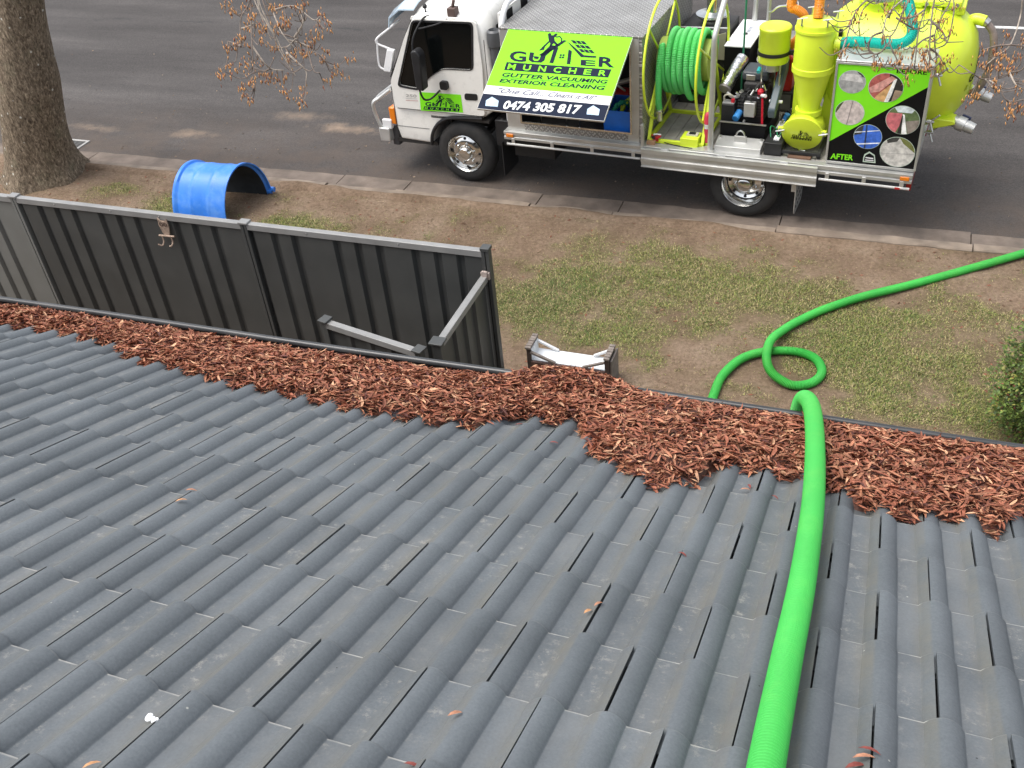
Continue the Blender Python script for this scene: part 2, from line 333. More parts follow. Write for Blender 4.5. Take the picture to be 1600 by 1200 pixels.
# storm-water lid in the channel beside the tree
dt = empty('drain_cover', (-9.65, 7.86, ROAD), 0, 'small square steel drain lid in the road edge beside the tree trunk', 'drain cover')
b = MB(); 
for (x0, x1, y0, y1) in ((-9.9, -9.4, 7.70, 7.735), (-9.9, -9.4, 7.985, 8.02), (-9.9, -9.865, 7.735, 7.985), (-9.435, -9.4, 7.735, 7.985)): b.box(x0, x1, y0, y1, ROAD - .04, ROAD + .016)
b.build('frame', mat('galv_old', (0.42, 0.41, 0.39), 0.55, 0.4, dirt=0.4), dt, off=dt.location, bev=.004)
b = MB(); b.box(-9.862, -9.438, 7.738, 7.982, ROAD - .03, ROAD + .008); b.build('lid', mat('lid_dark', (0.075, 0.073, 0.07), 0.8, 0.1, bump=.4), dt, off=dt.location)
for k in range(5):
    b = MB(); b.box(-9.83 + k * .08, -9.805 + k * .08, 7.76, 7.96, ROAD + .009, ROAD + .012); b.build('rib', MATS['lid_dark'], dt, off=dt.location)

# grass: short blades where the turf has survived
def blades(name, N, region, thr, hmin, hmax, green, label):
    V = []; F = []; C = []; x0, x1, y0, y1 = region; rnd = random.Random(5); c = 0
    while c < N:
        x = rnd.uniform(x0, x1); y = rnd.uniform(y0, y1); g = gmask(x, y)
        if rnd.random() > max(0.0, g - thr) * 1.3 + 0.05: continue
        px, py, _ = proj((x, y, 0))
        if not (-60 < px < 1700 and py > 120 and py < 760): 
            if rnd.random() < .8: continue
        c += 1; a = rnd.uniform(0, 2 * PI); h = rnd.uniform(hmin, hmax) * (0.4 + 0.6 * g); w = rnd.uniform(.0016, .0034); lean = rnd.uniform(.2, 1.7) * h
        z = ground_z(x, y) - .003; dx, dy = math.cos(a), math.sin(a); o = len(V)
        V += [(x - dy * w, y + dx * w, z), (x + dy * w, y - dx * w, z), (x + dx * lean * .45 - dy * w * .8, y + dy * lean * .45 + dx * w * .8, z + h * .7),
              (x + dx * lean * .45 + dy * w * .8, y + dy * lean * .45 - dx * w * .8, z + h * .7), (x + dx * lean, y + dy * lean, z + h * .8)]
        F += [(o, o + 1, o + 3), (o, o + 3, o + 2), (o + 2, o + 3, o + 4)]
        dry = rnd.random() < (0.72 - 0.42 * g - 0.25 * fbm(x, y, .8, 3, 2.0)); k = rnd.uniform(.55, 1.35)
        q = (0.36 * k, 0.295 * k, 0.15 * k) if dry else ((0.235 * k, 0.250 * k, 0.066 * k) if rnd.random() < .60 - .45 * math.exp(-((x + 1.5) / .65) ** 2 - ((y - 5.45) / .6) ** 2) else (0.110 * k, 0.165 * k, 0.042 * k))
        C += [q] * 5
    o = npmesh(name, np.array(V), np.array(F), attr_mat('grass_blade', 0.7), None, np.array(C)); tag(o, label, 'grass', kind='stuff')
blades('grass', 165000, (-10.5, 4.6, 3.7, 7.05), 0.12, .010, .033, True, 'short patchy green and straw coloured grass on the nature strip')
# straw, clippings and small fallen leaves lying loose on the bare earth
V = []; F = []; C = []; rnd = random.Random(9)
for i in range(9000):
    x = rnd.uniform(-10, 4.4); y = rnd.uniform(3.6, 7.1); z = ground_z(x, y) + .002; a = rnd.uniform(0, 2 * PI); big = rnd.random() < .09
    L = rnd.uniform(.03, .06) if big else rnd.uniform(.012, .04); w = rnd.uniform(.006, .011) if big else .0016; dx, dy = math.cos(a), math.sin(a); o = len(V); t = rnd.uniform(.002, .012)
    V += [(x - dx * L / 2, y - dy * L / 2, z), (x - dy * w, y + dx * w, z + t), (x + dy * w, y - dx * w, z + .002), (x + dx * L / 2, y + dy * L / 2, z + t * .6)]; F += [(0 + o, 2 + o, 1 + o), (1 + o, 2 + o, 3 + o)]
    k = rnd.uniform(.6, 1.3); C += [((0.19 * k, .075 * k, .045 * k) if big else (0.30 * k, 0.22 * k, 0.14 * k))] * 4
tag(npmesh('lawn_litter', np.array(V), np.array(F), attr_mat('litter', 0.8), None, np.array(C)), 'dry straw and small dead leaves scattered over the bare soil', 'litter', kind='stuff')
V = []; F = []; C = []
for i in range(420):
    x = rnd.uniform(-16, 4.4); y = 7.75 + abs(rnd.gauss(0, 1.6)); z = ROAD + .004; a = rnd.uniform(0, 2 * PI); L = rnd.uniform(.015, .05); w = rnd.uniform(.004, .012); dx, dy = math.cos(a), math.sin(a); o = len(V)
    V += [(x - dx * L / 2, y - dy * L / 2, z), (x - dy * w, y + dx * w, z + .012), (x + dy * w, y - dx * w, z + .001), (x + dx * L / 2, y + dy * L / 2, z + .006)]; F += [(0 + o, 2 + o, 1 + o), (1 + o, 2 + o, 3 + o)]
    k = rnd.uniform(.5, 1.4); C += [(0.20 * k, .15 * k, .11 * k)] * 4
tag(npmesh('road_litter', np.array(V), np.array(F), MATS['litter'], None, np.array(C)), 'bits of dead leaf and grit strewn along the road edge', 'litter', kind='stuff')
# ================================================================== HOUSE ROOF
TH = math.radians(23.8708); CT, ST = math.cos(TH), math.sin(TH); GA = 0.32945; HWD = 0.15; RZ = 2.95
def RP(x, s, h=0.0): return Vector((x, s * CT + h * ST, RZ - s * ST + h * CT))
def prof(t):
    """broad roll (t = 0 is the side joint, high on its left flank), crisp right foot, flat pan, soft rise"""
    d = t - .0145
    if d > .08: d -= .15
    if 0 <= d < .0435: return .026 * max(0.0, math.cos(PI / 2 * d / .0435)) ** .70
    if -.0475 < d < 0: return .026 * max(0.0, math.cos(PI / 2 * d / .0475)) ** .85
    return 0.0
def roof_h(x): return prof(x % .15) - .0235
def tile_material():
    m = bpy.data.materials.new('roof_tile'); m.use_nodes = True; n = m.node_tree.nodes; l = m.node_tree.links; p = n['Principled BSDF']
    p.inputs['Roughness'].default_value = 0.62; p.inputs['Specular IOR Level'].default_value = 0.4
    tc = n.new('ShaderNodeTexCoord'); geo = n.new('ShaderNodeNewGeometry'); oi = n.new('ShaderNodeObjectInfo')
    def nz(s, d=6, r=0.6, v=None):
        q = n.new('ShaderNodeTexNoise'); q.inputs['Scale'].default_value = s; q.inputs['Detail'].default_value = d; q.inputs['Roughness'].default_value = r
        l.new(v or geo.outputs['Position'], q.inputs['Vector']); return q.outputs[0]
    def mr(src, a, b, c, d):
        q = n.new('ShaderNodeMapRange'); [setattr(q.inputs[i + 1], 'default_value', v) for i, v in enumerate((a, b, c, d))]; l.new(src, q.inputs[0]); return q.outputs[0]
    def mth(op, a, b):
        q = n.new('ShaderNodeMath'); q.operation = op
        for i, v in enumerate((a, b)):
            if hasattr(v, 'node'): l.new(v, q.inputs[i])
            else: q.inputs[i].default_value = v
        return q.outputs[0]
    def mix(f, a, b, mode='MIX'):
        x = n.new('ShaderNodeMix'); x.data_type = 'RGBA'; x.blend_type = mode
        for s, i in ((f, 0), (a, 6), (b, 7)):
            if hasattr(s, 'node'): l.new(s, x.inputs[i])
            else: x.inputs[i].default_value = s if i == 0 else (*s, 1)
        return x.outputs[2]
    k = mth('MULTIPLY', mr(nz(2.2), .3, .7, .86, 1.14), mr(oi.outputs['Random'], 0, 1, .93, 1.08))
    k = mth('MULTIPLY', k, mr(nz(130, 4, .7), .3, .7, .86, 1.14))
    cm = n.new('ShaderNodeCombineColor'); [l.new(k, cm.inputs[i]) for i in range(3)]
    base = mix(1.0, (0.112, 0.126, 0.137), cm.outputs[0], 'MULTIPLY')
    # dust and lichen bloom lying in the pans, brown film in the valleys
    at = n.new('ShaderNodeAttribute'); at.attribute_name = 'tint'; sp = n.new('ShaderNodeSeparateColor'); l.new(at.outputs['Color'], sp.inputs[0])
    pan = sp.outputs[0]
    d1 = mth('MULTIPLY', pan, mr(nz(3.0, 8, .7), .40, .68, 0.0, .32)); base = mix(d1, base, (0.235, 0.235, 0.225))
    d2 = mth('MULTIPLY', pan, mr(nz(24, 10, .85), .54, .66, 0.0, .75)); d2 = mth('MULTIPLY', d2, mr(nz(2.4, 3), .44, .58, 0, 1)); base = mix(d2, base, (0.36, 0.345, 0.31))
    d3 = mth('MULTIPLY', sp.outputs[1], mr(nz(5, 8, .7), .34, .66, 0.0, .6)); base = mix(d3, base, (0.16, 0.15, 0.12))
    d4 = mth('MULTIPLY', sp.outputs[2], mr(nz(14, 6, .7), .35, .6, .15, .95)); d4 = mth('MULTIPLY', d4, mth('MULTIPLY_ADD', pan, .7) if False else mr(pan, 0, 1, .10, 1)); base = mix(d4, base, (0.42, 0.41, 0.38))  # paler tail edge: light catching the arris painted in, with patchy paint wear
    v = n.new('ShaderNodeTexVoronoi'); v.inputs['Scale'].default_value = 16; l.new(geo.outputs['Position'], v.inputs['Vector'])
    sx = n.new('ShaderNodeSeparateColor'); l.new(v.outputs['Color'], sx.inputs[0])
    sp1 = mth('MULTIPLY', mr(v.outputs['Distance'], .035, .06, 1, 0), mth('GREATER_THAN', sx.outputs[0], .82)); base = mix(mth('MULTIPLY', sp1, .75), base, (0.42, 0.42, 0.38))
    sp2 = mth('MULTIPLY', mr(v.outputs['Distance'], .03, .05, 1, 0), mth('LESS_THAN', sx.outputs[0], .10)); base = mix(sp2, base, (0.03, 0.03, 0.032))
    l.new(base, p.inputs['Base Color'])
    bp = n.new('ShaderNodeBump'); bp.inputs['Strength'].default_value = .22; bp.inputs['Distance'].default_value = .003
    l.new(nz(260, 5, .75), bp.inputs['Height']); l.new(bp.outputs[0], p.inputs['Normal'])
    l.new(mr(nz(6), .3, .7, .5, .74), p.inputs['Roughness']); return m
TM = tile_material()
def tile_mesh(seed):
    r = random.Random(seed); ts = [.0035, .008, .0145, .022, .030, .038, .045, .051, .055, .0575, .060, .09, .117, .121, .127, .134, .142]
    xs = ts + [.15 + t for t in [0.0, .008, .0145, .022, .030, .038, .045, .051, .055, .0575, .060, .09, .117, .121, .127, .134, .142]] + [.2965]
    ys = [0.0, -.0035, -.007, -.05, -.16, -.28, -.405]; k = .017 / GA; V = []; C = []; F = []; T = .0165
    n = len(xs); tw = r.uniform(-.0012, .0012)
    for j, y in enumerate(ys):
        for x in xs:
            t = x % .15; z = prof(t) - .0235 + k * y + tw * (x - .15) / .15 - (.0012 if j == 0 else 0)
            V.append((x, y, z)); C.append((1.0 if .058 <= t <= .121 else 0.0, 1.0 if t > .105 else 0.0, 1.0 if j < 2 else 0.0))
    m = len(ys)
    for y in ys:
        for x in xs: V.append((x, y, prof(x % .15) - .0235 + k * y - T)); C.append((0, 0, 0))
    for j in range(m - 1):
        for i in range(n - 1):
            a = j * n + i; F.append((a, a + n, a + n + 1, a + 1)); b = m * n + a; F.append((b, b + 1, b + n + 1, b + n))
        F.append((j * n, m * n + j * n, m * n + (j + 1) * n, (j + 1) * n)); e = j * n + n - 1; F.append((e, e + n, m * n + e + n, m * n + e))
    for i in range(n - 1): F.append((i, i + 1, m * n + i + 1, m * n + i))
    o = len(V)   # side lap under the neighbour
    for (x, z) in ((-.022, -.053), (.006, -.053), (.006, -.057), (-.022, -.057)):
        for y in (-.01, -.405): V.append((x, y, z + k * y)); C.append((0, 0, 0))
    for q in range(4): a = o + 2 * q; b = o + 2 * ((q + 1) % 4); F.append((a, b, b + 1, a + 1))
    ob = npmesh('tmp', np.array(V), np.array(F), TM, None, np.array(C), True); me = ob.data; bpy.data.objects.remove(ob)
    me.set_sharp_from_angle(angle=math.radians(40)); me.name = 'roof_tile'; return me
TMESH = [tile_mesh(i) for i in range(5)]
house = empty('house', (-1.0, -2.0, 0.0), 0, 'house with dark blue-grey concrete tiled roof running down to a leaf-filled gutter', 'house')
hl = house.location
rt = random.Random(21); rest_v = []; rest_f = []; rest_c = []; ntile = 0; cand = []
for v in range(-3, 9):
    for u in range(-46, 32):
        if (u + v) % 2: continue
        s = -v * GA; inn = False
        for (a, b) in ((0, 0), (.3, 0), (0, -.33), (.3, -.33), (.15, -.16)):
            px, py, dd = proj(RP(u * HWD + a, s + b)); inn = inn or (-25 < px < 1625 and py < 1225 and dd > 0)
        cand.append((u, v, inn))
for u, v, inn in cand:
    s = -v * GA; jit = (rt.uniform(-.0016, .0016), rt.uniform(-.0035, .0035), rt.uniform(-.0008, .0012)); rz = rt.uniform(-.005, .005); me = rt.choice(TMESH)
    P = RP(u * HWD + jit[0], s + jit[1], jit[2])
    if inn and ntile < 300:
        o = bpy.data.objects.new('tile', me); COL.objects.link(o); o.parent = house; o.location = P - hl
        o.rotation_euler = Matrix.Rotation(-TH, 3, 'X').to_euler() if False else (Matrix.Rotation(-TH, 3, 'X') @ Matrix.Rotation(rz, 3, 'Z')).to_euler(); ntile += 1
    else:
        M = Matrix.Translation(P) @ Matrix.Rotation(-TH, 4, 'X'); b0 = len(rest_v)
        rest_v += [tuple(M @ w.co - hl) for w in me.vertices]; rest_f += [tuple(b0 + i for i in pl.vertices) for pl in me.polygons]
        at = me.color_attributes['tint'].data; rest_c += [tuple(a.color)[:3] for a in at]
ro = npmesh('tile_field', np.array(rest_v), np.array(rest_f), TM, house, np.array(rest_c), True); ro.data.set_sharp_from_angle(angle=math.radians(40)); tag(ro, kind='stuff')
# eave: sarking, fascia, gutter, soffit and wall
GL = [(-9, 1.20), (-3.445, 1.232), (-2.977, 1.255), (-2.528, 1.277), (-1.701, 1.344), (-0.916, 1.382), (-0.241, 1.405), (0.434, 1.398), (0.815, 1.406), (1.418, 1.410), (1.839, 1.418), (2.242, 1.440), (6, 1.47)]
GLX = np.array([a for a, _ in GL]); GLS = np.array([b for _, b in GL])
# straight run of gutter fitted through the lip
pf = np.polyfit(GLX[1:-1], GLS[1:-1], 1)
def lip_s(x): return float(pf[0] * x + pf[1]) + 0.012 * math.sin(x * 1.9 + .6)
charcoal = mat('gutter_charcoal', (0.032, 0.034, 0.036), 0.32, 0.0, var=.2, scale=6, dirt=.35, dirtcol=(0.10, 0.095, 0.09), spec=.6)
xs = np.arange(-8.2, 6.01, .15); gp = [(-.155, -.012), (-.15, -.125), (-.03, -.135), (-.006, -.118), (-.004, -.022), (-.022, -.008), (-.018, .006), (-.006, .013), (.008, .008), (.010, -.008), (.006, -.12), (-.028, -.142), (-.152, -.132), (-.158, -.012)]
V = []; F = []; n = len(gp)
for x in xs:
    sl = lip_s(x); base = RP(x, sl, .018)
    for (a, b) in gp: V.append((x - hl.x, base.y + a - hl.y, base.z + b - hl.z))
for i in range(len(xs) - 1):
    for k in range(n): F.append((i * n + k, i * n + (k + 1) % n, (i + 1) * n + (k + 1) % n, (i + 1) * n + k))
gut = npmesh('gutter', np.array(V), np.array(F), charcoal, house, None, True); gut.data.set_sharp_from_angle(angle=math.radians(50))
b = MB(); b.box(-8.2, 6, 1.045, 1.07, 2.16, 2.40); b.build('fascia', charcoal, house, off=hl)
b = MB(); b.add([RP(-8.2, 1.1, -.06), RP(6, 1.1, -.06), RP(6, -4.2, -.06), RP(-8.2, -4.2, -.06)], [(0, 1, 2, 3)]); b.add([RP(-8.2, 1.1, -.08), RP(6, 1.1, -.08), RP(6, -4.2, -.08), RP(-8.2, -4.2, -.08)], [(3, 2, 1, 0)])
b.build('sarking', mat('sarking', (0.02, 0.02, 0.02), .9), house, off=hl, smooth=0)
b = MB(); b.box(-8.0, 5.8, .5, 1.04, 2.18, 2.2); b.build('soffit', mat('soffit', (0.6, 0.58, 0.54), .7), house, off=hl)
b = MB(); b.box(-8.0, 5.8, .39, .5, 0, 2.19); b.build('wall', mat('house_brick', (0.25, 0.13, 0.09), .9, var=.3, scale=12, bump=.3), house, off=hl)

# ================================================================== DEAD LEAVES IN THE GUTTER
EX = np.array([(-7, .8), (-3.311, 0.835), (-3.065, 0.869), (-2.834, 0.914), (-2.516, 0.908), (-2.206, 0.851), (-2.043, 0.708), (-1.86, 0.657), (-1.571, 0.609), (-1.31, 0.555), (-1.098, 0.558), (-0.87, 0.526), (-0.598, 0.516), (-0.338, 0.506), (-0.161, 0.527), (0.003, 0.572), (0.092, 0.824), (0.261, 0.781), (0.344, 0.853), (0.5, 0.519), (0.624, 0.411), (0.761, 0.281), (0.892, 0.254), (0.978, 0.324), (0.992, 0.535), (1.105, 0.643), (1.29, 0.579), (1.439, 0.559), (1.549, 0.513), (1.564, 0.391), (1.643, 0.469), (1.699, 0.395), (1.766, 0.383), (1.839, 0.471), (1.915, 0.464), (1.993, 0.486), (2.043, 0.37), (2.09, 0.539), (2.154, 0.628), (2.285, 0.644), (6, .6)])
def edge_s(x): return float(np.interp(x, EX[:, 0], EX[:, 1]))
def heap(x, s):
    d = s - edge_s(x) + .05 + .03 * fbm(x, s, 9, 3)
    if d <= 0: return -1
    h = -.027 + .070 * (1 - math.exp(-d / .050)) + .016 * fbm(x, s, 5, 4, 3.0)
    sl = lip_s(x); t = min(1, max(0, (s - (sl - .30)) / .30)); tgt = -.050 if x < -.35 else (-.050 + .050 * min(1, (x + .35) / .3))
    h = h * (1 - t * t) + (tgt + .010 * fbm(x, s, 8, 3, 5.0)) * t * t
    h += .076 * math.exp(-((x - .17) / .30) ** 4) * math.exp(-((s - sl + .06) / .20) ** 2)
    h += .02 * math.exp(-((x - .75) / .3) ** 2) * math.exp(-((s - .85) / .3) ** 2)
    return h
def leaf_arrays(rnd, L, w, curl, fold, bend):
    """lanceolate leaf along x: 3 stations of 3 verts between two tips"""
    st = [(-.5, 0), (-.28, .75), (0.0, 1.0), (.28, .7), (.5, 0)]; V = []
    for (t, k) in st:
        x = t * L; zc = -bend * (2 * t) ** 2 * L * .5; yc = curl * L * (t * t - .08)
        if k == 0: V.append((x, yc, zc))
        else:
            hw = w * k / 2; V += [(x, yc - hw, zc + fold * hw), (x, yc, zc), (x, yc + hw, zc + fold * hw)]
    F = [(0, 2, 1), (0, 3, 2), (1, 2, 5), (1, 5, 4), (2, 3, 6), (2, 6, 5), (4, 5, 8), (4, 8, 7), (5, 6, 9), (5, 9, 8), (7, 8, 10), (8, 9, 10)]
    return V, F
def leaf_col(rnd):
    q = rnd.random(); k = rnd.uniform(.65, 1.25)
    if q < .52: c = (0.275, 0.096, 0.055)
    elif q < .80: c = (0.38, 0.165, 0.093)
    elif q < .91: c = (0.54, 0.30, 0.175)
    else: c = (0.10, 0.034, 0.026)
    return tuple(a * k for a in c)
LV = []; LF = []; LC = []; rnd = random.Random(31)
def rot_leaf(V, yaw, tilt, ta, P, nrm_roof=True):
    M = Matrix.Translation(P) @ Matrix.Rotation(-TH, 4, 'X') @ Matrix.Rotation(tilt, 4, Vector((math.cos(ta), math.sin(ta), 0))) @ Matrix.Rotation(yaw, 4, 'Z')
    return [tuple(M @ Vector(v)) for v in V]
target = 42000; c = 0
while c < target:
    x = rnd.uniform(-5.6, 3.6)
    if not (-3.75 < x < 2.6) and rnd.random() < .6: continue
    s = rnd.uniform(edge_s(x) - .08, lip_s(x) + .012); h = heap(x, s)
    if h < roof_h(x) + .001: continue
    c += 1; L = rnd.uniform(.028, .055) if rnd.random() < .55 else rnd.uniform(.05, .085); w = L * rnd.uniform(.14, .24); dep = rnd.random() ** 1.6 * .030
    thin = h - roof_h(x) < .012; tl = rnd.gauss(0, .22 if thin else .42)
    if s > lip_s(x) - .03: tl = rnd.gauss(0, .25); dep += .008
    V, F = leaf_arrays(rnd, L, w, rnd.uniform(-.35, .35), rnd.uniform(.0, 1.3), rnd.uniform(-.35, .5))
    o = len(LV); LV += rot_leaf(V, rnd.uniform(0, 2 * PI), tl, rnd.uniform(0, 2 * PI), RP(x, s, max(h - dep, roof_h(x) + .004)))
    LF += [(a + o, b_ + o, d + o) for a, b_, d in F]; LC += [leaf_col(rnd)] * len(V)
# packed bed of older leaves under the loose top
o0 = len(LV); gx_ = np.arange(-6, 3.9, .03); rows_ = 34
for x in gx_:
    e = edge_s(x) - .03; sl = lip_s(x) - .004
    for k in range(rows_):
        s = e + (sl - e) * k / (rows_ - 1); h = heap(x, s); h = -.10 if h < -.5 else h - .018 - .03 * max(0, 1 - (s - edge_s(x)) / .10)
        LV.append(tuple(RP(x, s, h))); LC.append((.10, .042, .03))
for i in range(len(gx_) - 1):
    for k in range(rows_ - 1):
        a = o0 + i * rows_ + k; LF += [(a, a + 1, a + rows_ + 1), (a, a + rows_ + 1, a + rows_)]
LM = attr_mat('dead_leaf', 0.62)
tag(npmesh('leaf_litter', np.array(LV), np.array(LF), LM, None, np.array(LC)), 'thick bank of red-brown dead leaves filling the gutter and lower roof tiles', 'leaf litter', kind='stuff')
# single leaves on top of the bank, the nearest and largest in view
leafmesh = []
for i in range(14):
    L = rnd.uniform(.055, .085); V, F = leaf_arrays(rnd, L, L * rnd.uniform(.17, .24), rnd.uniform(-.3, .3), rnd.uniform(.2, 1.0), rnd.uniform(-.3, .4)); cc = leaf_col(rnd)
    ob = npmesh('dead_leaf', np.array(V), np.array(F), LM, None, np.array([cc] * len(V))); leafmesh.append(ob.data); bpy.data.objects.remove(ob)
def single_leaf(x, s, h, label, group=None, yaw=None, tilt=None, me=None, sc=1.0):
    o = bpy.data.objects.new('dead_leaf', me or rnd.choice(leafmesh)); COL.objects.link(o)
    yaw = rnd.uniform(0, 2 * PI) if yaw is None else yaw; tilt = rnd.gauss(0, .3) if tilt is None else tilt; ta = rnd.uniform(0, 2 * PI)
    o.matrix_world = Matrix.Translation(RP(x, s, h)) @ Matrix.Rotation(-TH, 4, 'X') @ Matrix.Rotation(tilt, 4, Vector((math.cos(ta), math.sin(ta), 0))) @ Matrix.Rotation(yaw, 4, 'Z') @ Matrix.Scale(sc, 4)
    return tag(o, label, 'leaf', group)
c = 0
while c < 230:
    x = rnd.uniform(.4, 2.3); s = rnd.uniform(edge_s(x), lip_s(x) - .06); h = heap(x, s)
    if h < roof_h(x) + .01 or abs(x - 1.36) < .08: continue
    single_leaf(x, s, h + .006, 'curled red-brown leaf lying loose on top of the nearest stretch of the leaf bank', 'loose leaves on top of the leaf bank'); c += 1
def roof_xy(px, py, h=.0):
    d = dirn(px, py); nn = np.array([0, ST, CT]); p0 = np.array([0, 0, RZ]) + nn * h; q = CAM + d * ((p0 - CAM) @ nn) / (d @ nn); return q[0], q[1] * CT - (q[2] - RZ) * ST
tan_leaf = []
for cc in ((.52, .27, .13), (.20, .05, .04), (.42, .20, .12)):
    V, F = leaf_arrays(rnd, .045, .013, .1, .5, .2); ob = npmesh('dead_leaf', np.array(V), np.array(F), LM, None, np.array([cc] * len(V))); tan_leaf.append(ob.data); bpy.data.objects.remove(ob)
for px, py, k, lab, yw in ((142, 1176, 0, 'single tan leaf on the bare tiles in the bottom left corner', 1.0), (283, 779, 0, 'tan leaf caught in a tile joint at the left, lower of two', .7), (299, 763, 2, 'tan leaf on a tile at the left, just above another caught in the joint', .6),
                       (920, 946, 0, 'small tan leaf on a flat pan in the middle of the tiles', 1.2), (936, 940, 2, 'brown leaf wedged in a tile joint beside a small tan leaf', 1.1), (712, 1108, 2, 'long pale brown leaf in the valley of the middle front tiles', .9),
                       (645, 1182, 1, 'dark red leaf scrap at the bottom edge of the tiles', .1), (1166, 753, 2, 'broken leaf scrap on a pan just below the bank left of the hose', .1), (1172, 748, 1, 'small dark leaf beside the broken scrap left of the hose', 2.0), (1212, 765, 1, 'thin folded leaf on the tile close beside the green hose', 2.5),
                       (1340, 1178, 1, 'red curled leaf at the bottom edge right of the hose, lowest of three', .6), (1352, 1172, 2, 'red curled leaf at the bottom edge right of the hose, middle of three', .3), (1360, 1166, 1, 'red curled leaf at the bottom edge right of the hose, uppermost of three', -.2), (866, 686, 1, 'dark red leaf on the roll of a tile under the leaf mound', .2), (812, 659, 1, 'small red leaf on a pan under the edge of the bank in the centre', .4), (1561, 819, 2, 'large brown leaf hanging off the bank near the right edge', .1), (1066, 863, 1, 'dark twig-like leaf on a tile in the centre right', 2.6)):
    x, s = roof_xy(px, py, 0.01); single_leaf(x, s, roof_h(x) + .005, lab, 'single leaves on the bare tiles', yw, 0.1, tan_leaf[k], 1.15 if px > 1300 else .9)
x, s = roof_xy(237, 1117); bd = MB(); 
for q in range(5):
    r = .009 - .001 * q; bd.lathe([(r, 0), (r * .9, .002), (r * .4, .0035), (0.0001, .004)], RP(x + rnd.uniform(-.012, .012), s + rnd.uniform(-.008, .008), roof_h(x) - .002), n=10)
tag(bd.build('bird_dropping', mat('white_spot', (.8, .82, .84), .8)), 'white bird dropping on a front tile at the lower left', 'dropping')

# ================================================================== GREEN SUCTION HOSE
def ribbed(path, r, n=18, pitch=.0115, groove=.006):
    P = spline(path, pitch / 5); q5 = (1.6, 1.1, .15, 0.0, .4); rad = [r - groove * q5[i % 5] for i in range(len(P))]; m = MB(); m.tube([tuple(p) for p in P], rad, n); return m
hg = mat('hose_green', (0.052, 0.44, 0.074), 0.5, var=.10, scale=2.5, dirt=.18, dirtcol=(0.30, 0.62, 0.12), spec=.45)
hp = [RP(1.46, -2.9, .060), RP(1.434, -1.6, .047), RP(1.43, -1.03, .047), RP(1.43, -.456, .047), RP(1.412, .21, .060), RP(1.372, .80, .09), RP(1.33, 1.18, .115), RP(1.29, 1.385, .105), (1.262, 1.415, 2.37), (1.245, 1.46, 2.18), (1.2, 1.52, 1.6), (1.05, 1.75, .7), (.78, 2.5, .10), (.47, 3.5, .055)]
gp_ = [(1112, 632, 0), (1117, 612, 0), (1128, 588, 0), (1151.6, 565, 0), (1178, 553, 0), (1212, 548, 0), (1248.6, 550, 0), (1275, 561.5, 0), (1284, 581.6, 0), (1268.7, 598, 0), (1238.6, 601.7, .005), (1212, 588, .035), (1200, 571.6, .075), (1198, 551, .10), (1205, 531, .085), (1222, 517, .04), (1245, 503, .01), (1285, 484.5, 0), (1346, 464, 0), (1419, 446, 0), (1486, 428, 0), (1593, 397.5, 0)]
hp += [tuple(atz(px, py, 0.043 + dz)) for px, py, dz in gp_] + [(3.15, 7.30, .09), (3.6, 7.6, .0), (4.6, 8.0, -.07), (5.6, 8.15, -.075)]
ho = ribbed(hp, .040).build('suction_hose', hg, None, smooth=25)
tag(ho, 'bright green ribbed hose looped on the lawn and running over the gutter', 'hose')
# ================================================================== STEEL FENCE
FY = 3.34; fd = mat('fence_charcoal', (0.060, 0.063, 0.062), 0.45, var=.12, scale=3, dirt=.15, dirtcol=(.12, .115, .10), spec=.5)
fl = mat('fence_light', (0.165, 0.168, 0.158), 0.5, var=.1, scale=3, spec=.5); fr = mat('fence_rail', (0.24, 0.24, 0.235), 0.36, var=.1, spec=.65, dirt=.25, dirtcol=(.45, .44, .40))
def sheet_profile(x0, x1, pitch=.186, first=True):
    xs = [x0]; out = [(x0, .034), (x0 + .028, .034), (x0 + .042, 0)] if first else [(x0, 0)]; x = x0 + (.20 if first else .09)
    while x + pitch < x1 + .02:
        for dx, d in ((.0, 0), (.018, .032), (.052, .032), (.070, 0)): out.append((min(x + dx, x1), d))
        x += pitch
    out.append((x1, 0)); return out
def infill(x0, x1, z0, z1, y, m, parent, off):
    """corrugated steel sheets, ribs recessed away from the house"""
    nsh = 3; w = (x1 - x0) / nsh
    for k in range(nsh):
        pr_ = sheet_profile(x0 + w * k, x0 + w * (k + 1), first=(k == 0)); mb = MB(); n = len(pr_)
        for (x, d) in pr_: mb.v += [(x, y - .014 + d, z0), (x, y - .014 + d, z1)]
        for (x, d) in pr_: mb.v += [(x, y - .012 + d + .001, z0), (x, y - .012 + d + .001, z1)]
        for i in range(n - 1): mb.f += [(2 * i, 2 * i + 2, 2 * i + 3, 2 * i + 1), (2 * n + 2 * i, 2 * n + 2 * i + 1, 2 * n + 2 * i + 3, 2 * n + 2 * i + 2)]
        mb.build('sheet', m, parent, off=off, smooth=0)
fe = empty('fence', (-3.4, FY, 0), 0, 'long charcoal corrugated steel fence between the house and the nature strip', 'fence'); fo = fe.location
posts = [-8.03, -5.655, -3.28, -1.19]
def rail(a, b, z, parent, off, y=FY, top='top_rail'):
    mb = MB(); mb.prism([(y - .026, z - .052), (y - .026, z - .004), (y - .022, z), (y + .022, z), (y + .026, z - .004), (y + .026, z - .052)], a, b, axis='x'); return mb.build(top, fr, parent, off=off)
for i in range(3):
    a, b_ = posts[i] + .03, posts[i + 1] - .03
    infill(a, b_, .06, 1.76, FY, fl if i == 0 else fd, fe, fo); rail(a, b_, 1.80, fe, fo)
    mb = MB(); mb.box(a, b_, FY - .024, FY + .024, .03, .08); mb.build('bottom_rail', fr if i == 0 else fd, fe, off=fo)
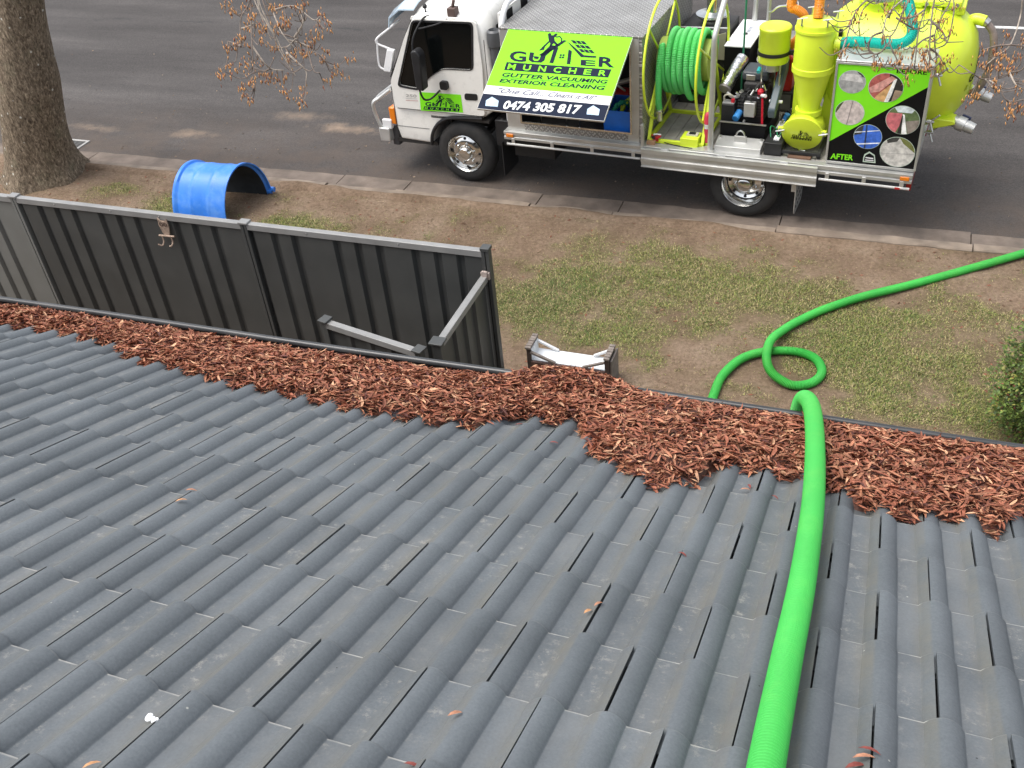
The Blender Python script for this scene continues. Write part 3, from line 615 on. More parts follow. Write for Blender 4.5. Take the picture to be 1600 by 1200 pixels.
for i, x in enumerate(posts):
    last = i == 3; mb = MB()
    mb.box(x - .03, x - .004, FY - .03, FY + .03, 0, 1.80 if not last else 1.80); mb.box(x + .004, x + .03, FY - .03, FY + .03, 0, 1.80)
    mb.box(x - .004, x + .004, FY - .012, FY + .012, 0, 1.795); po = mb.build('post', fl if i == 1 else fd, fe, off=fo, bev=.003)
    mb = MB()
    if not last: mb.box(x - .045, x + .045, FY - .036, FY + .036, 1.795, 1.815)
    else: mb.box(x - .036, x + .036, FY - .036, FY + .036, 1.802, 1.83)
    mb.build('cap', fr if not last else fd, po, off=fo, bev=.004)
for k, (x, z) in enumerate(((-5.2, 1.778), (-4.6, 1.778), (-4.1, 1.778), (-2.7, 1.778), (-1.9, 1.778))):
    mb = MB(); mb.lathe([(.006, 0), (.006, -.004), (.001, -.006)], (x, FY - .026, z), axis='y', n=8); mb.build('screw', mat('zinc', (.6, .6, .6), .35, .8), fe, off=fo)
# side return panel from the end post back to the house
RZt = 1.60
re_ = empty('return_fence', (-1.21, 2.86, 0), 0, 'short steel fence panel running from the end post back towards the gutter', 'fence panel'); ro_ = re_.location
mb = MB(); mb.prism([(-1.236, RZt - .05), (-1.236, RZt), (-1.184, RZt), (-1.184, RZt - .05)], 2.42, 3.30, axis='y' if False else 'y') if False else mb.box(-1.236, -1.184, 2.46, 3.30, RZt - .05, RZt); mb.build('top_rail', fr, re_, off=ro_, bev=.003)
mb = MB(); mb.box(-1.24, -1.18, 2.395, 2.455, 0, RZt + .005); p_ = mb.build('post', fd, re_, off=ro_, bev=.003)
mb = MB(); mb.box(-1.262, -1.16, 2.375, 2.47, RZt + .006, RZt + .022); mb.build('cap', fd, p_, off=ro_, bev=.004)
mb = MB(); pr_ = sheet_profile(2.46, 3.30); n = len(pr_)
for (y, d) in pr_: mb.v += [(-1.215 + d * .7, y, .06), (-1.215 + d * .7, y, RZt - .03)]
for i in range(n - 1): mb.f += [(2 * i, 2 * i + 2, 2 * i + 3, 2 * i + 1)]
mb.build('sheet', fd, re_, off=ro_, smooth=0)
mb = MB(); mb.box(-1.235, -1.165, 3.29, 3.312, RZt - .03, RZt + .03); mb.box(-1.222, -1.178, 3.28, 3.30, RZt - .01, RZt + .045); mb.build('bracket', mat('rusty_zinc', (.48, .40, .36), .5, .5), re_, off=ro_, bev=.003)
# open gate leaf parallel to the house
ga = empty('side_gate', (-1.75, 2.4, 0), 0, 'open steel side gate with pale top rail standing behind the gutter', 'gate'); go_ = ga.location
A = Vector((-1.30, 2.31, 0)); B = Vector((-2.12, 2.486, 0)); dv = (B - A).normalized()
mb = MB(); mb.bar(A + Vector((0, 0, RZt - .025)), B + Vector((0, 0, RZt - .025)), .05, .05); mb.build('top_rail', fr, ga, off=go_, bev=.003)
for q, nm in ((A, 'post'), (B, 'post')):
    mb = MB(); mb.bar(q + Vector((0, 0, .05)), q + Vector((0, 0, RZt + .004)), .05, .05, up=dv); p_ = mb.build('post', fd, ga, off=go_, bev=.003)
    mb = MB(); mb.bar(q + Vector((0, 0, RZt + .005)), q + Vector((0, 0, RZt + .020)), .085, .075, up=dv); mb.build('cap', fd, p_, off=go_, bev=.003)
mb = MB(); mb.bar(A + Vector((0, 0, .1)), B + Vector((0, 0, .1)), .045, .05); mb.build('bottom_rail', fd, ga, off=go_, bev=.003)
mb = MB(); N = Vector((-dv.y, dv.x, 0)); L = (B - A).length; pr_ = sheet_profile(.03, L - .03); n = len(pr_)
for (t, d) in pr_: q = A + dv * t + N * (d * .6 - .01); mb.v += [(q.x, q.y, .12), (q.x, q.y, RZt - .045)]
for i in range(n - 1): mb.f += [(2 * i, 2 * i + 2, 2 * i + 3, 2 * i + 1)]
mb.build('sheet', fd, ga, off=go_, smooth=0)
# little owl hook ornament on the fence rail
ow = empty('wall_hook', (-4.06, FY - .06, 1.55), 0, 'small rusty owl-shaped metal hook hanging on the fence rail', 'hook'); oo = ow.location
rust = mat('rusty_cream', (.36, .27, .21), .75, .2, var=.35, scale=40)
mb = MB(); cx, cz = -4.065, 1.69
mb.prism([(cx - .045, cz + .085), (cx - .02, cz + .06), (cx + .02, cz + .06), (cx + .045, cz + .085), (cx + .05, cz + .01), (cx + .035, cz - .06), (cx, cz - .085), (cx - .035, cz - .06), (cx - .05, cz + .01)], FY - .046, FY - .036); mb.build('owl_plate', rust, ow, off=oo, bev=.002)
for s in (-1, 1):
    mb = MB(); mb.lathe([(.019, -.004), (.019, 0), (.010, 0), (.010, -.004)], (cx + s * .02, FY - .046, cz + .03), axis='y', n=14, close=True); mb.build('eye_ring', mat('rust_dark', (.12, .08, .06), .8), ow, off=oo)
mb = MB(); mb.tube([(cx - .075, FY - .05, cz - .08), (cx + .08, FY - .05, cz - .075)], .009, 8); mb.build('perch', rust, ow, off=oo)
for s in (-1, 1):
    mb = MB(); a0 = cx + s * .045; mb.tube(spline([(a0, FY - .052, cz - .085), (a0 + .003, FY - .056, cz - .13), (a0 - .005, FY - .08, cz - .158), (a0 - .03 * (s < 0), FY - .098, cz - .14)], .01), .0065, 8); mb.build('hook_arm', rust, ow, off=oo)

# ================================================================== BLUE HALF-PIPE ON THE VERGE
bl = empty('half_barrel', (-6.0, 6.47, 0), 0, 'bright blue ribbed plastic half-barrel standing as a tunnel on the verge', 'barrel'); bo = bl.location
bm_ = mat('barrel_blue', (0.035, 0.21, 0.74), 0.36, var=.12, scale=4, dirt=.55, dirtcol=(.26, .48, .80), spec=.5)
ax = Vector((-0.985, -0.05, 0)).normalized(); sdv = Vector((0.12, .99, 0)).normalized(); O = Vector((-5.68, 6.47, -.01)); Rr = .415; Lb = .72
mb = MB(); na = 36; prof_b = []
for k in range(41):
    t = k / 40; rr = Rr + .006 * max(0, math.cos(t * 2 * PI * 3)) ** 24
    if k in (0, 1, 2): rr = Rr + .022
    if k in (38, 39, 40): rr = Rr + .018
    prof_b.append((t * Lb, rr))
for side in (0, 1):
    for (t, rr) in prof_b:
        for j in range(na + 1):
            a = PI * j / na; r2 = rr - side * .012; mb.v.append(tuple(O + ax * t + sdv * (math.cos(a) * r2) + Vector((0, 0, math.sin(a) * r2 * 1.34))))
m1 = na + 1; K = len(prof_b)
for i in range(K - 1):
    for j in range(na):
        a = i * m1 + j; mb.f.append((a, a + 1, a + m1 + 1, a + m1)); b2 = K * m1 + a; mb.f.append((b2, b2 + m1, b2 + m1 + 1, b2 + 1))
for j in range(na):
    for i in (0, K - 1): a = i * m1 + j; mb.f.append((a, K * m1 + a, K * m1 + a + 1, a + 1))
for i in range(K - 1):
    for j in (0, na): a = i * m1 + j; mb.f.append((a, a + m1, K * m1 + a + m1, K * m1 + a))
mb.build('shell', bm_, bl, off=bo, smooth=45)
mb = MB()
for k in range(9):
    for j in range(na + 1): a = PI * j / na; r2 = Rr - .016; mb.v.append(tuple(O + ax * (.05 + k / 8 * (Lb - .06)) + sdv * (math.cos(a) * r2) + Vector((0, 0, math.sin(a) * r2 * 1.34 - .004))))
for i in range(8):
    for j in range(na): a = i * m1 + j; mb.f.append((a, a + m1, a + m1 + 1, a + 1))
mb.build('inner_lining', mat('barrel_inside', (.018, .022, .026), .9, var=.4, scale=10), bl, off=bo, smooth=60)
for s in (-1, 1):
    mb = MB(); mb.bar(O + sdv * s * (Rr + .012) + Vector((0, 0, .03)), O + sdv * s * (Rr + .012) + ax * Lb + Vector((0, 0, .03)), .05, .04); mb.build('foot_rail', bm_, bl, off=bo, bev=.008)
mb = MB(); mb.tube([O + sdv * (Rr + .03) + Vector((0, 0, .05)) - ax * .03, O + sdv * (Rr + .03) + Vector((0, 0, .05)) + ax * .04], .032, 14); mb.build('lug', bm_, bl, off=bo)

# ================================================================== OLD TIMBER STAND UNDER THE EAVE
stn = empty('timber_stand', (-.85, 4.1, 0), 0, 'small dark timber stand with white shelf and slatted ends just beyond the gutter', 'stand'); st_o = stn.location
dw = mat('dark_timber', (.055, .038, .032), .75, var=.3, scale=9, bump=.3, bscale=30); wt = mat('white_laminate', (.72, .74, .76), .45, var=.06); gyt = mat('grey_timber', (.20, .17, .15), .85, var=.3, scale=14)
zt = .35; yN, yF = 4.11, 4.32
def ends(x0, x1, sgn):
    mb = MB(); mb.box(x0, x1, yN, yF, 0, zt - .02); e = mb.build('end_panel', dw, stn, off=st_o, bev=.003)
    mb = MB(); xi = x1 + .001 if sgn < 0 else x0 - .001
    mb.box(min(xi, xi - sgn * .004), max(xi, xi - sgn * .004), yN + .015, yF - .01, .06, zt - .03); mb.build('white_lining', wt, e, off=st_o)
    nb = 6; w = (yF - yN + .02) / nb
    for k in range(nb):
        mb = MB(); y = yN - .01 + k * w; mb.box(x0 - .008, x1 + .006, y, y + w - .007, zt - .018, zt + .002 + .002 * (k % 2)); mb.build('cap_slat', gyt, e, off=st_o, bev=.002)
ends(-1.265, -1.228, -1); ends(-.548, -.511, 1)
mb = MB(); mb.box(-.509, -.491, yN + .03, yF + .03, 0, zt - .05); mb.build('side_board', gyt, stn, off=st_o, bev=.003)
mb = MB(); mb.box(-1.227, -.549, yN - .005, yN + .02, .12, .20); mb.build('front_rail', mat('brown_board', (.085, .045, .035), .7, var=.3, scale=8), stn, off=st_o, bev=.003)
mb = MB(); mb.box(-1.226, -.550, yN + .021, yF - .005, .185, .205); mb.build('shelf', wt, stn, off=st_o, bev=.003)
for (xa, xb, y, m_) in ((-1.226, -1.03, yF - .02, wt), (-.550, -.70, yF - .02, wt), (-1.226, -1.0, yN + .004, gyt), (-.550, -.75, yN + .004, gyt)):
    mb = MB(); mb.bar((xa, y, zt - .05), (xb, y, .215), .02, .024, up=(0, 1, 0)); mb.build('brace', m_, stn, off=st_o, bev=.002)

# ================================================================== TREES
bark = None
def bark_mat():
    m = bpy.data.materials.new('bark'); m.use_nodes = True; n = m.node_tree.nodes; l = m.node_tree.links; p = n['Principled BSDF']; p.inputs['Roughness'].default_value = .95; p.inputs['Specular IOR Level'].default_value = .15
    tc = n.new('ShaderNodeTexCoord'); mp = n.new('ShaderNodeMapping'); mp.inputs['Scale'].default_value = (1, 1, .42); l.new(tc.outputs['Object'], mp.inputs[0])
    q = n.new('ShaderNodeTexNoise'); q.inputs['Scale'].default_value = 40; q.inputs['Detail'].default_value = 9; q.inputs['Roughness'].default_value = .72; q.inputs['Distortion'].default_value = .6; l.new(mp.outputs[0], q.inputs['Vector'])
    r = n.new('ShaderNodeValToRGB'); e = r.color_ramp.elements; e.new(.5); e[0].position = .36; e[0].color = (.06, .045, .032, 1); e[1].position = .52; e[1].color = (.19, .15, .108, 1); e[2].position = .66; e[2].color = (.40, .325, .235, 1); l.new(q.outputs[0], r.inputs[0])
    q2 = n.new('ShaderNodeTexNoise'); q2.inputs['Scale'].default_value = 4; q2.inputs['Detail'].default_value = 6; l.new(tc.outputs['Object'], q2.inputs['Vector'])
    mr = n.new('ShaderNodeMapRange'); mr.inputs[1].default_value = .55; mr.inputs[2].default_value = .72; mr.inputs[4].default_value = .35; l.new(q2.outputs[0], mr.inputs[0])
    x = n.new('ShaderNodeMix'); x.data_type = 'RGBA'; l.new(mr.outputs[0], x.inputs[0]); l.new(r.outputs[0], x.inputs[6]); x.inputs[7].default_value = (.20, .195, .13, 1)
    v = n.new('ShaderNodeTexVoronoi'); v.inputs['Scale'].default_value = 13; l.new(tc.outputs['Object'], v.inputs['Vector']); sx = n.new('ShaderNodeSeparateColor'); l.new(v.outputs['Color'], sx.inputs[0])
    g1 = n.new('ShaderNodeMath'); g1.operation = 'GREATER_THAN'; g1.inputs[1].default_value = .86; l.new(sx.outputs[0], g1.inputs[0]); d1 = n.new('ShaderNodeMapRange'); d1.inputs[1].default_value = .16; d1.inputs[2].default_value = .22; d1.inputs[3].default_value = 1; d1.inputs[4].default_value = 0; l.new(v.outputs['Distance'], d1.inputs[0])
    mm = n.new('ShaderNodeMath'); mm.operation = 'MULTIPLY'; l.new(g1.outputs[0], mm.inputs[0]); l.new(d1.outputs[0], mm.inputs[1]); y = n.new('ShaderNodeMix'); y.data_type = 'RGBA'; l.new(mm.outputs[0], y.inputs[0]); l.new(x.outputs[2], y.inputs[6]); y.inputs[7].default_value = (.55, .54, .48, 1)
    l.new(y.outputs[2], p.inputs['Base Color']); bp = n.new('ShaderNodeBump'); bp.inputs['Strength'].default_value = .9; bp.inputs['Distance'].default_value = .02; l.new(q.outputs[0], bp.inputs['Height']); l.new(bp.outputs[0], p.inputs['Normal']); return m
BK = bark_mat(); TW = mat('twig_bark', (.34, .29, .24), .85, var=.3, scale=30); TWD = mat('twig_dark', (.19, .15, .125), .85, var=.3, scale=30)
def trunk_mesh(pts, rads, flare, name, parent, off, seed):
    P = spline(pts, .06); L = len(P); tt = np.linspace(0, 1, L); rs = np.interp(tt, np.linspace(0, 1, len(rads)), rads); mb = MB(); n = 44
    for i in range(L):
        z = P[i][2]
        for k in range(n):
            a = 2 * PI * k / n; fl_ = flare * math.exp(-max(z, 0) / .22) * (.55 + .45 * max(0, math.cos(a * 5 + seed)) ) if flare else 0
            r = rs[i] * (1 + .05 * fbm(math.cos(a) * 2 + seed, math.sin(a) * 2, 1.4, 3, z * .6) + .03 * fbm(math.cos(a) * 8, math.sin(a) * 8 + seed, 1, 3, z * 1.2)) + fl_
            mb.v.append((P[i][0] + r * math.cos(a), P[i][1] + r * math.sin(a), z))
    for i in range(L - 1):
        for k in range(n): mb.f.append((i * n + k, i * n + (k + 1) % n, (i + 1) * n + (k + 1) % n, (i + 1) * n + k))
    return mb.build(name, BK, parent, off=off, smooth=80)
def keys_mesh(centres, rnd, per=(7, 13)):
    V = []; F = []; C = []
    for c in centres:
        for q in range(rnd.randint(*per)):
            L = rnd.uniform(.032, .052); w = rnd.uniform(.008, .012); a = rnd.uniform(0, 2 * PI); tl = rnd.uniform(-.5, .5); o = len(V); c0 = Vector(c) + Vector((rnd.gauss(0, .026), rnd.gauss(0, .026), rnd.gauss(0, .028)))
            M = Matrix.Translation(c0) @ Matrix.Rotation(a, 4, 'Z') @ Matrix.Rotation(tl, 4, 'Y')
            for p in ((0, 0, 0), (-w / 2, .002, -L * .35), (w / 2, .002, -L * .35), (0, -.0035, -L * .45), (-w * .5, .001, -L * .7), (w * .5, .001, -L * .7), (0, 0, -L)): V.append(tuple(M @ Vector(p)))
            F += [(o, o + 1, o + 3), (o, o + 3, o + 2), (o + 1, o + 4, o + 3), (o + 3, o + 5, o + 2), (o + 4, o + 6, o + 3), (o + 3, o + 6, o + 5), (o, o + 2, o + 1), (o + 1, o + 2, o + 5), (o + 1, o + 5, o + 4), (o + 4, o + 5, o + 6)]
            k = rnd.uniform(.7, 1.3); C += [tuple(k * z for z in ((.70, .34, .12) if rnd.random() < .75 else (.34, .12, .06)))] * 7
    return np.array(V), np.array(F), np.array(C)
KM = attr_mat('ash_key', .6)
def twigs(stems, seeds, dep0, parent, off, sd, rads=(.013, .0045), extra=40):
    rnd = random.Random(sd); allp = []
    for st_ in stems:
        d = dep0 + rnd.uniform(-.35, .35); pts = [atd(px, py, d + rnd.uniform(-.06, .06) + .0012 * i) for i, (px, py) in enumerate(st_)]
        P = spline(pts, .02); mb = MB(); rr = np.linspace(rads[0] * rnd.uniform(.6, 1), rads[1], len(P)); mb.tube([tuple(p) for p in P], list(rr), 6); mb.build('twig', TW if rnd.random() < (.7 if sd == 4 else .25) else TWD, parent, off=off, smooth=60); allp.append(P)
    cents = []; fine = MB(); AP = np.concatenate(allp)
    for (px, py) in seeds:
        # hang each bunch from the nearest stem, at the stem's own distance
        best = None
        for p in AP[::3]:
            q = proj(p); e = (q[0] - px) ** 2 + (q[1] - py) ** 2
            if best is None or e < best[0]: best = (e, p, q[2])
        c0 = atd(px, py, best[2] + rnd.uniform(-.15, .15)); cents.append(c0); a = np.array(best[1]); m_ = (a + c0) / 2 - np.array([0, 0, .06]); P = spline([a, m_, c0 + [0, 0, .01]], .02); fine.tube([tuple(p) for p in P], list(np.linspace(.0055, .003, len(P))), 5)
    for q in range(extra):
        P = rnd.choice(allp); p = P[rnd.randrange(len(P) // 4, len(P))]; a = rnd.uniform(0, 2 * PI); L = rnd.uniform(.08, .26); d = np.array([math.cos(a), math.sin(a) * .7, 0]); P2 = spline([p, p + d * L * .5 + [0, 0, -.05 * rnd.random()], p + d * L + [0, 0, rnd.uniform(-.02, .12)]], .02); fine.tube([tuple(z) for z in P2], list(np.linspace(.0055, .003, len(P2))), 5)
        if rnd.random() < .35: cents.append(P2[-1])
    f_ = fine.build('side_twigs', TWD, parent, off=off, smooth=60); tag(f_, kind='stuff')
    V, F, C = keys_mesh(cents, rnd); ob = npmesh('seed_keys', V - np.array(off), F, KM, parent, C); tag(ob, kind='stuff')
t1 = empty('tree', (-9.08, 6.72, 0), 0, 'thick rough-barked leaning street tree at the left with bunches of orange seed keys', 'tree', 'street trees'); to = t1.location
trunk_mesh([(-9.12, 6.74, -.1), (-9.06, 6.74, .15), (-8.93, 6.74, .7), (-8.66, 6.76, 1.55), (-8.40, 6.76, 2.33), (-8.1, 6.75, 3.2), (-7.85, 6.7, 3.9)], [.41, .40, .375, .305, .275, .25, .22], .22, 'trunk', t1, to, 1.3)
for pts, r0, r1 in (([(-7.9, 6.7, 3.7), (-7.0, 6.5, 4.5), (-5.6, 6.2, 4.6), (-4.5, 6.05, 4.1), (-4.15, 5.9, 3.35)], .12, .014), ([(-7.9, 6.7, 3.75), (-8.3, 6.9, 5), (-9.2, 7.2, 6.6)], .15, .05), ([(-7.9, 6.7, 3.75), (-7.2, 7.2, 5.2), (-6.4, 8.0, 6.6)], .14, .04)):
    P = spline(pts, .08); mb = MB(); mb.tube([tuple(p) for p in P], list(np.linspace(r0, r1, len(P))), 10); mb.build('limb', BK, t1, off=to, smooth=60)
Z = lambda L: [(300 + x / 4, y / 4) for x, y in L]
twigs([Z(s) for s in ([(345, -420), (362, -120), (370, 120), (375, 290), (385, 420), (396, 570)], [(345, -400), (360, -60), (350, 30), (305, 120), (306, 290)], [(345, -420), (400, -60), (470, 130), (530, 240), (570, 330), (620, 430), (650, 480)], [(345, -420), (430, -40), (520, 180), (620, 230), (720, 300), (800, 345), (835, 385)], [(345, -420), (380, -40), (470, 150), (505, 210), (540, 300), (600, 400)], [(372, 280), (450, 390), (500, 432), (580, 440)], [(590, 330), (660, 390), (712, 445), (712, 510)], [(640, 235), (690, 150), (680, 70)], [(520, 60), (640, 40), (760, 125), (805, 95)], [(306, 290), (260, 270), (215, 255)], [(306, 180), (360, 165), (385, 140)], [(600, 250), (680, 270), (760, 300)], [(650, 240), (600, 290), (560, 300)], [(720, 300), (760, 440), (800, 455)], [(345, -420), (410, 0), (440, 120), (500, 260)], [(345, -420), (440, -60), (500, 60), (560, 200), (640, 300)])],
      Z([(230, 40), (205, 25), (255, 55), (500, 30), (460, 170), (600, 140), (550, 140), (585, 120), (810, 75), (800, 140), (860, 150), (790, 200), (280, 260), (210, 285), (300, 220), (430, 180), (740, 260), (770, 255), (680, 310), (720, 330), (655, 320), (900, 410), (880, 440), (830, 300), (820, 370), (980, 355), (240, 395), (200, 450), (170, 455), (260, 440), (335, 370), (330, 410), (310, 530), (320, 580), (350, 620), (370, 520), (480, 470), (475, 490), (530, 485), (560, 545), (595, 590), (690, 560), (670, 620), (685, 640), (840, 510), (600, 360), (940, 460), (365, 80), (330, 25), (590, 100), (420, 375)]), 9.3, t1, to, 4, extra=55)
t2 = empty('tree', (5.6, 6.5, 0), 0, 'street tree whose drooping twigs and orange keys hang before the yellow tank', 'tree', 'street trees'); to2 = t2.location
trunk_mesh([(5.6, 6.5, -.1), (5.6, 6.5, .5), (5.5, 6.5, 1.8), (5.3, 6.6, 3.2), (5.1, 6.7, 4.2)], [.36, .34, .29, .25, .2], .18, 'trunk', t2, to2, 2.2)
for pts, r0, r1 in (([(5.15, 6.7, 4.0), (4.2, 7.0, 4.6), (3.0, 7.3, 4.3), (2.1, 7.4, 3.7), (1.72, 7.4, 3.2)], .12, .014), ([(3.3, 7.2, 4.42), (2.8, 7.5, 4.0), (2.5, 7.6, 3.2)], .03, .012), ([(5.1, 6.7, 4.1), (5.6, 7, 5.5), (6.2, 7.4, 7)], .14, .04)):
    P = spline(pts, .08); mb = MB(); mb.tube([tuple(p) for p in P], list(np.linspace(r0, r1, len(P))), 10); mb.build('limb', BK, t2, off=to2, smooth=60)
Z = lambda L: [(1280 + x / 4, y / 4) for x, y in L]
twigs([Z(s) for s in ([(800, -500), (740, -120), (710, 60), (695, 200), (690, 330), (690, 410)], [(800, -500), (830, -60), (765, 110), (722, 220), (735, 390)], [(800, -500), (700, -100), (660, 60), (620, 200), (600, 380), (590, 440)], [(800, -500), (640, -160), (540, 40), (480, 180), (440, 260), (500, 400)], [(640, -100), (520, 0), (430, 90), (400, 200), (395, 280)], [(540, 0), (400, -20), (290, 40), (250, 130), (255, 230)], [(400, -20), (300, 0), (220, 90), (170, 240)], [(800, -500), (840, -20), (835, 120), (800, 260), (740, 300), (640, 330)], [(480, 110), (540, 150), (600, 180), (650, 170), (690, 120)], [(660, 60), (600, 100), (520, 110), (470, 60)], [(440, 260), (380, 330), (320, 330), (300, 270)], [(600, 290), (560, 420), (450, 410), (430, 350)], [(690, 300), (740, 340), (760, 380), (700, 440)], [(395, 200), (330, 230), (310, 300), (350, 345)], [(720, 220), (650, 250), (590, 300), (560, 290)], [(700, 130), (770, 200), (800, 270)], [(170, 240), (150, 300), (130, 340)])],
      Z([(20, 50), (240, 80), (205, 110), (430, 75), (445, 60), (600, 110), (595, 130), (500, 295), (520, 345), (515, 365), (360, 385), (375, 400), (345, 395), (650, 360), (680, 390), (690, 420), (820, 360), (760, 370), (770, 400), (550, 490), (140, 330), (580, 320), (655, 330), (560, 420), (470, 380), (730, 440), (640, 400), (410, 30), (610, 90), (130, 310)]), 9.0, t2, to2, 14, rads=(.011, .0055), extra=70)
twigs([Z(s) for s in ([(1300, -420), (1275, -60), (1255, 110), (1195, 280), (1110, 350), (1050, 400)], [(1300, -420), (1400, 200), (1280, 420), (1190, 455), (1040, 495), (960, 460), (900, 420), (875, 405)], [(1190, 455), (1230, 530), (1285, 560)], [(1195, 280), (1100, 290), (1000, 320)], [(1400, 200), (1340, 560), (1240, 630), (1165, 620), (1140, 560), (1160, 500)], [(1040, 495), (1080, 545), (1090, 520), (1060, 500)], [(1195, 280), (1280, 290), (1340, 310)], [(1240, 320), (1260, 390), (1190, 470)])],
      Z([(1120, 290), (1140, 330), (1155, 355), (1185, 400), (1005, 385), (1020, 430), (1120, 420), (1230, 360), (1100, 500), (925, 600), (955, 605), (985, 585), (1185, 650), (1180, 715), (1235, 660), (1150, 310), (1215, 430), (1050, 400), (1020, 300), (1275, 680), (1200, 690), (1270, 240)]), 8.6, t2, to2, 24, rads=(.010, .0045), extra=22)

# ================================================================== SHRUB AT THE RIGHT EDGE
sh = empty('shrub', (3.0, 4.35, 0), 0, 'dense small-leaved green shrub cut off by the right edge', 'shrub'); sho = sh.location; rnd = random.Random(77)
mb = MB()
for k in range(14):
    a = rnd.uniform(0, 2 * PI); r = rnd.uniform(.1, .36); P = spline([(3.0 + rnd.gauss(0, .03), 4.35 + rnd.gauss(0, .03), 0), (3.0 + r * .5 * math.cos(a), 4.35 + r * .5 * math.sin(a), .45), (3.0 + r * math.cos(a), 4.35 + r * math.sin(a), rnd.uniform(.7, 1.15))], .05); mb.tube([tuple(p) for p in P], list(np.linspace(.011, .003, len(P))), 6)
mb.build('stem', BK, sh, off=sho)
V = []; F = []; C = []
while len(V) < 5 * 22000:
    u = Vector((rnd.gauss(0, 1), rnd.gauss(0, 1), rnd.gauss(0, 1))).normalized(); q = rnd.random() ** .33
    lump = 1 + .35 * fbm(u.x * 1.7, u.y * 1.7, 1.3, 4, u.z * 1.7)
    if q < .35 or fbm(u.x * 4, u.y * 4, 1, 3, u.z * 4 + q * 3) < -.12: continue
    c = Vector((2.98, 4.35, .58)) + Vector((u.x * .46, u.y * .46, u.z * .62)) * q * lump
    if c.z < .05: continue
    L = rnd.uniform(.022, .040); w = L * .6; M = Matrix.Translation(c) @ Matrix.Rotation(rnd.uniform(0, 2 * PI), 4, 'Z') @ Matrix.Rotation(rnd.uniform(-.9, .9), 4, 'Y'); o = len(V)
    V += [tuple(M @ Vector(p)) for p in ((0, 0, 0), (L * .5, w / 2, .004), (L * .5, -w / 2, .004), (L * .5, 0, 0), (L, 0, .002))]; F += [(o, o + 3, o + 1), (o, o + 2, o + 3), (o + 3, o + 4, o + 1), (o + 3, o + 2, o + 4)]
    k = rnd.uniform(.7, 1.3); z = rnd.random(); C += [tuple(k * t for t in ((.115, .17, .035) if z < .55 else (.07, .115, .03) if z < .85 else (.22, .22, .05) if z < .95 else (.22, .08, .05)))] * 5
ob = npmesh('crown', np.array(V) - np.array(sho), np.array(F), attr_mat('shrub_leaf', .5), sh, np.array(C))
# ================================================================== TRUCK (local frame: x to the rear, y to the street, z up from the road)
TMX = Matrix.Translation(TR0) @ Matrix.Rotation(TYAW, 4, 'Z'); TIN = np.array(TMX.inverted())
def TT(px, py, yy):
    d = TIN[:3, :3] @ dirn(px, py); c = TIN[:3, :3] @ CAM + TIN[:3, 3]; t = (yy - c[1]) / d[1]; p = c + d * t; return p[0], p[2]
def tthing(name, label, cat, base, group=None):
    e = empty(name, TMX @ Vector(base), TYAW, label, cat, group); e['_b'] = 0; del e['_b']; return e
white = mat('truck_white', (.86, .85, .80), .28, var=.03, coat=.5, dirt=.12, dirtcol=(.42, .40, .36)); blk = mat('black_plastic', (.018, .018, .019), .5, var=.2, spec=.4)
glass = mat('dark_glass', (.004, .005, .005), .08, var=.05, spec=.3); rub = mat('tyre_rubber', (.022, .022, .022), .82, var=.25, scale=12, dirt=.35, dirtcol=(.075, .062, .052))
chrome = mat('chrome', (.72, .72, .70), .16, 1.0, var=.12, dirt=.25, dirtcol=(.25, .22, .19)); alu = mat('aluminium', (.60, .60, .58), .42, .65, var=.10, scale=5, dirt=.18, dirtcol=(.34, .32, .29))
steel = mat('dark_steel', (.045, .043, .042), .65, .3, var=.3, dirt=.3, dirtcol=(.09, .07, .055)); vis = mat('hi_vis_yellow', (.68, .83, .040), .42, var=.06, scale=4, coat=.25, dirt=.10, dirtcol=(.45, .52, .08))
lime = mat('vinyl_lime', (.235, .82, .022), .6, var=.03, spec=.15); navy = mat('vinyl_navy', (.010, .016, .036), .6, var=.05, spec=.12); vwhite = mat('vinyl_white', (.76, .76, .76), .55, var=.03, spec=.2); vblack = mat('vinyl_black', (.006, .006, .007), .5, var=.1, spec=.2)
orange = mat('lens_orange', (.80, .22, .012), .2, var=.05, coat=.4); red = mat('red_plastic', (.45, .016, .018), .4, var=.1); bolt = mat('bolt_zinc', (.62, .62, .60), .3, .9)
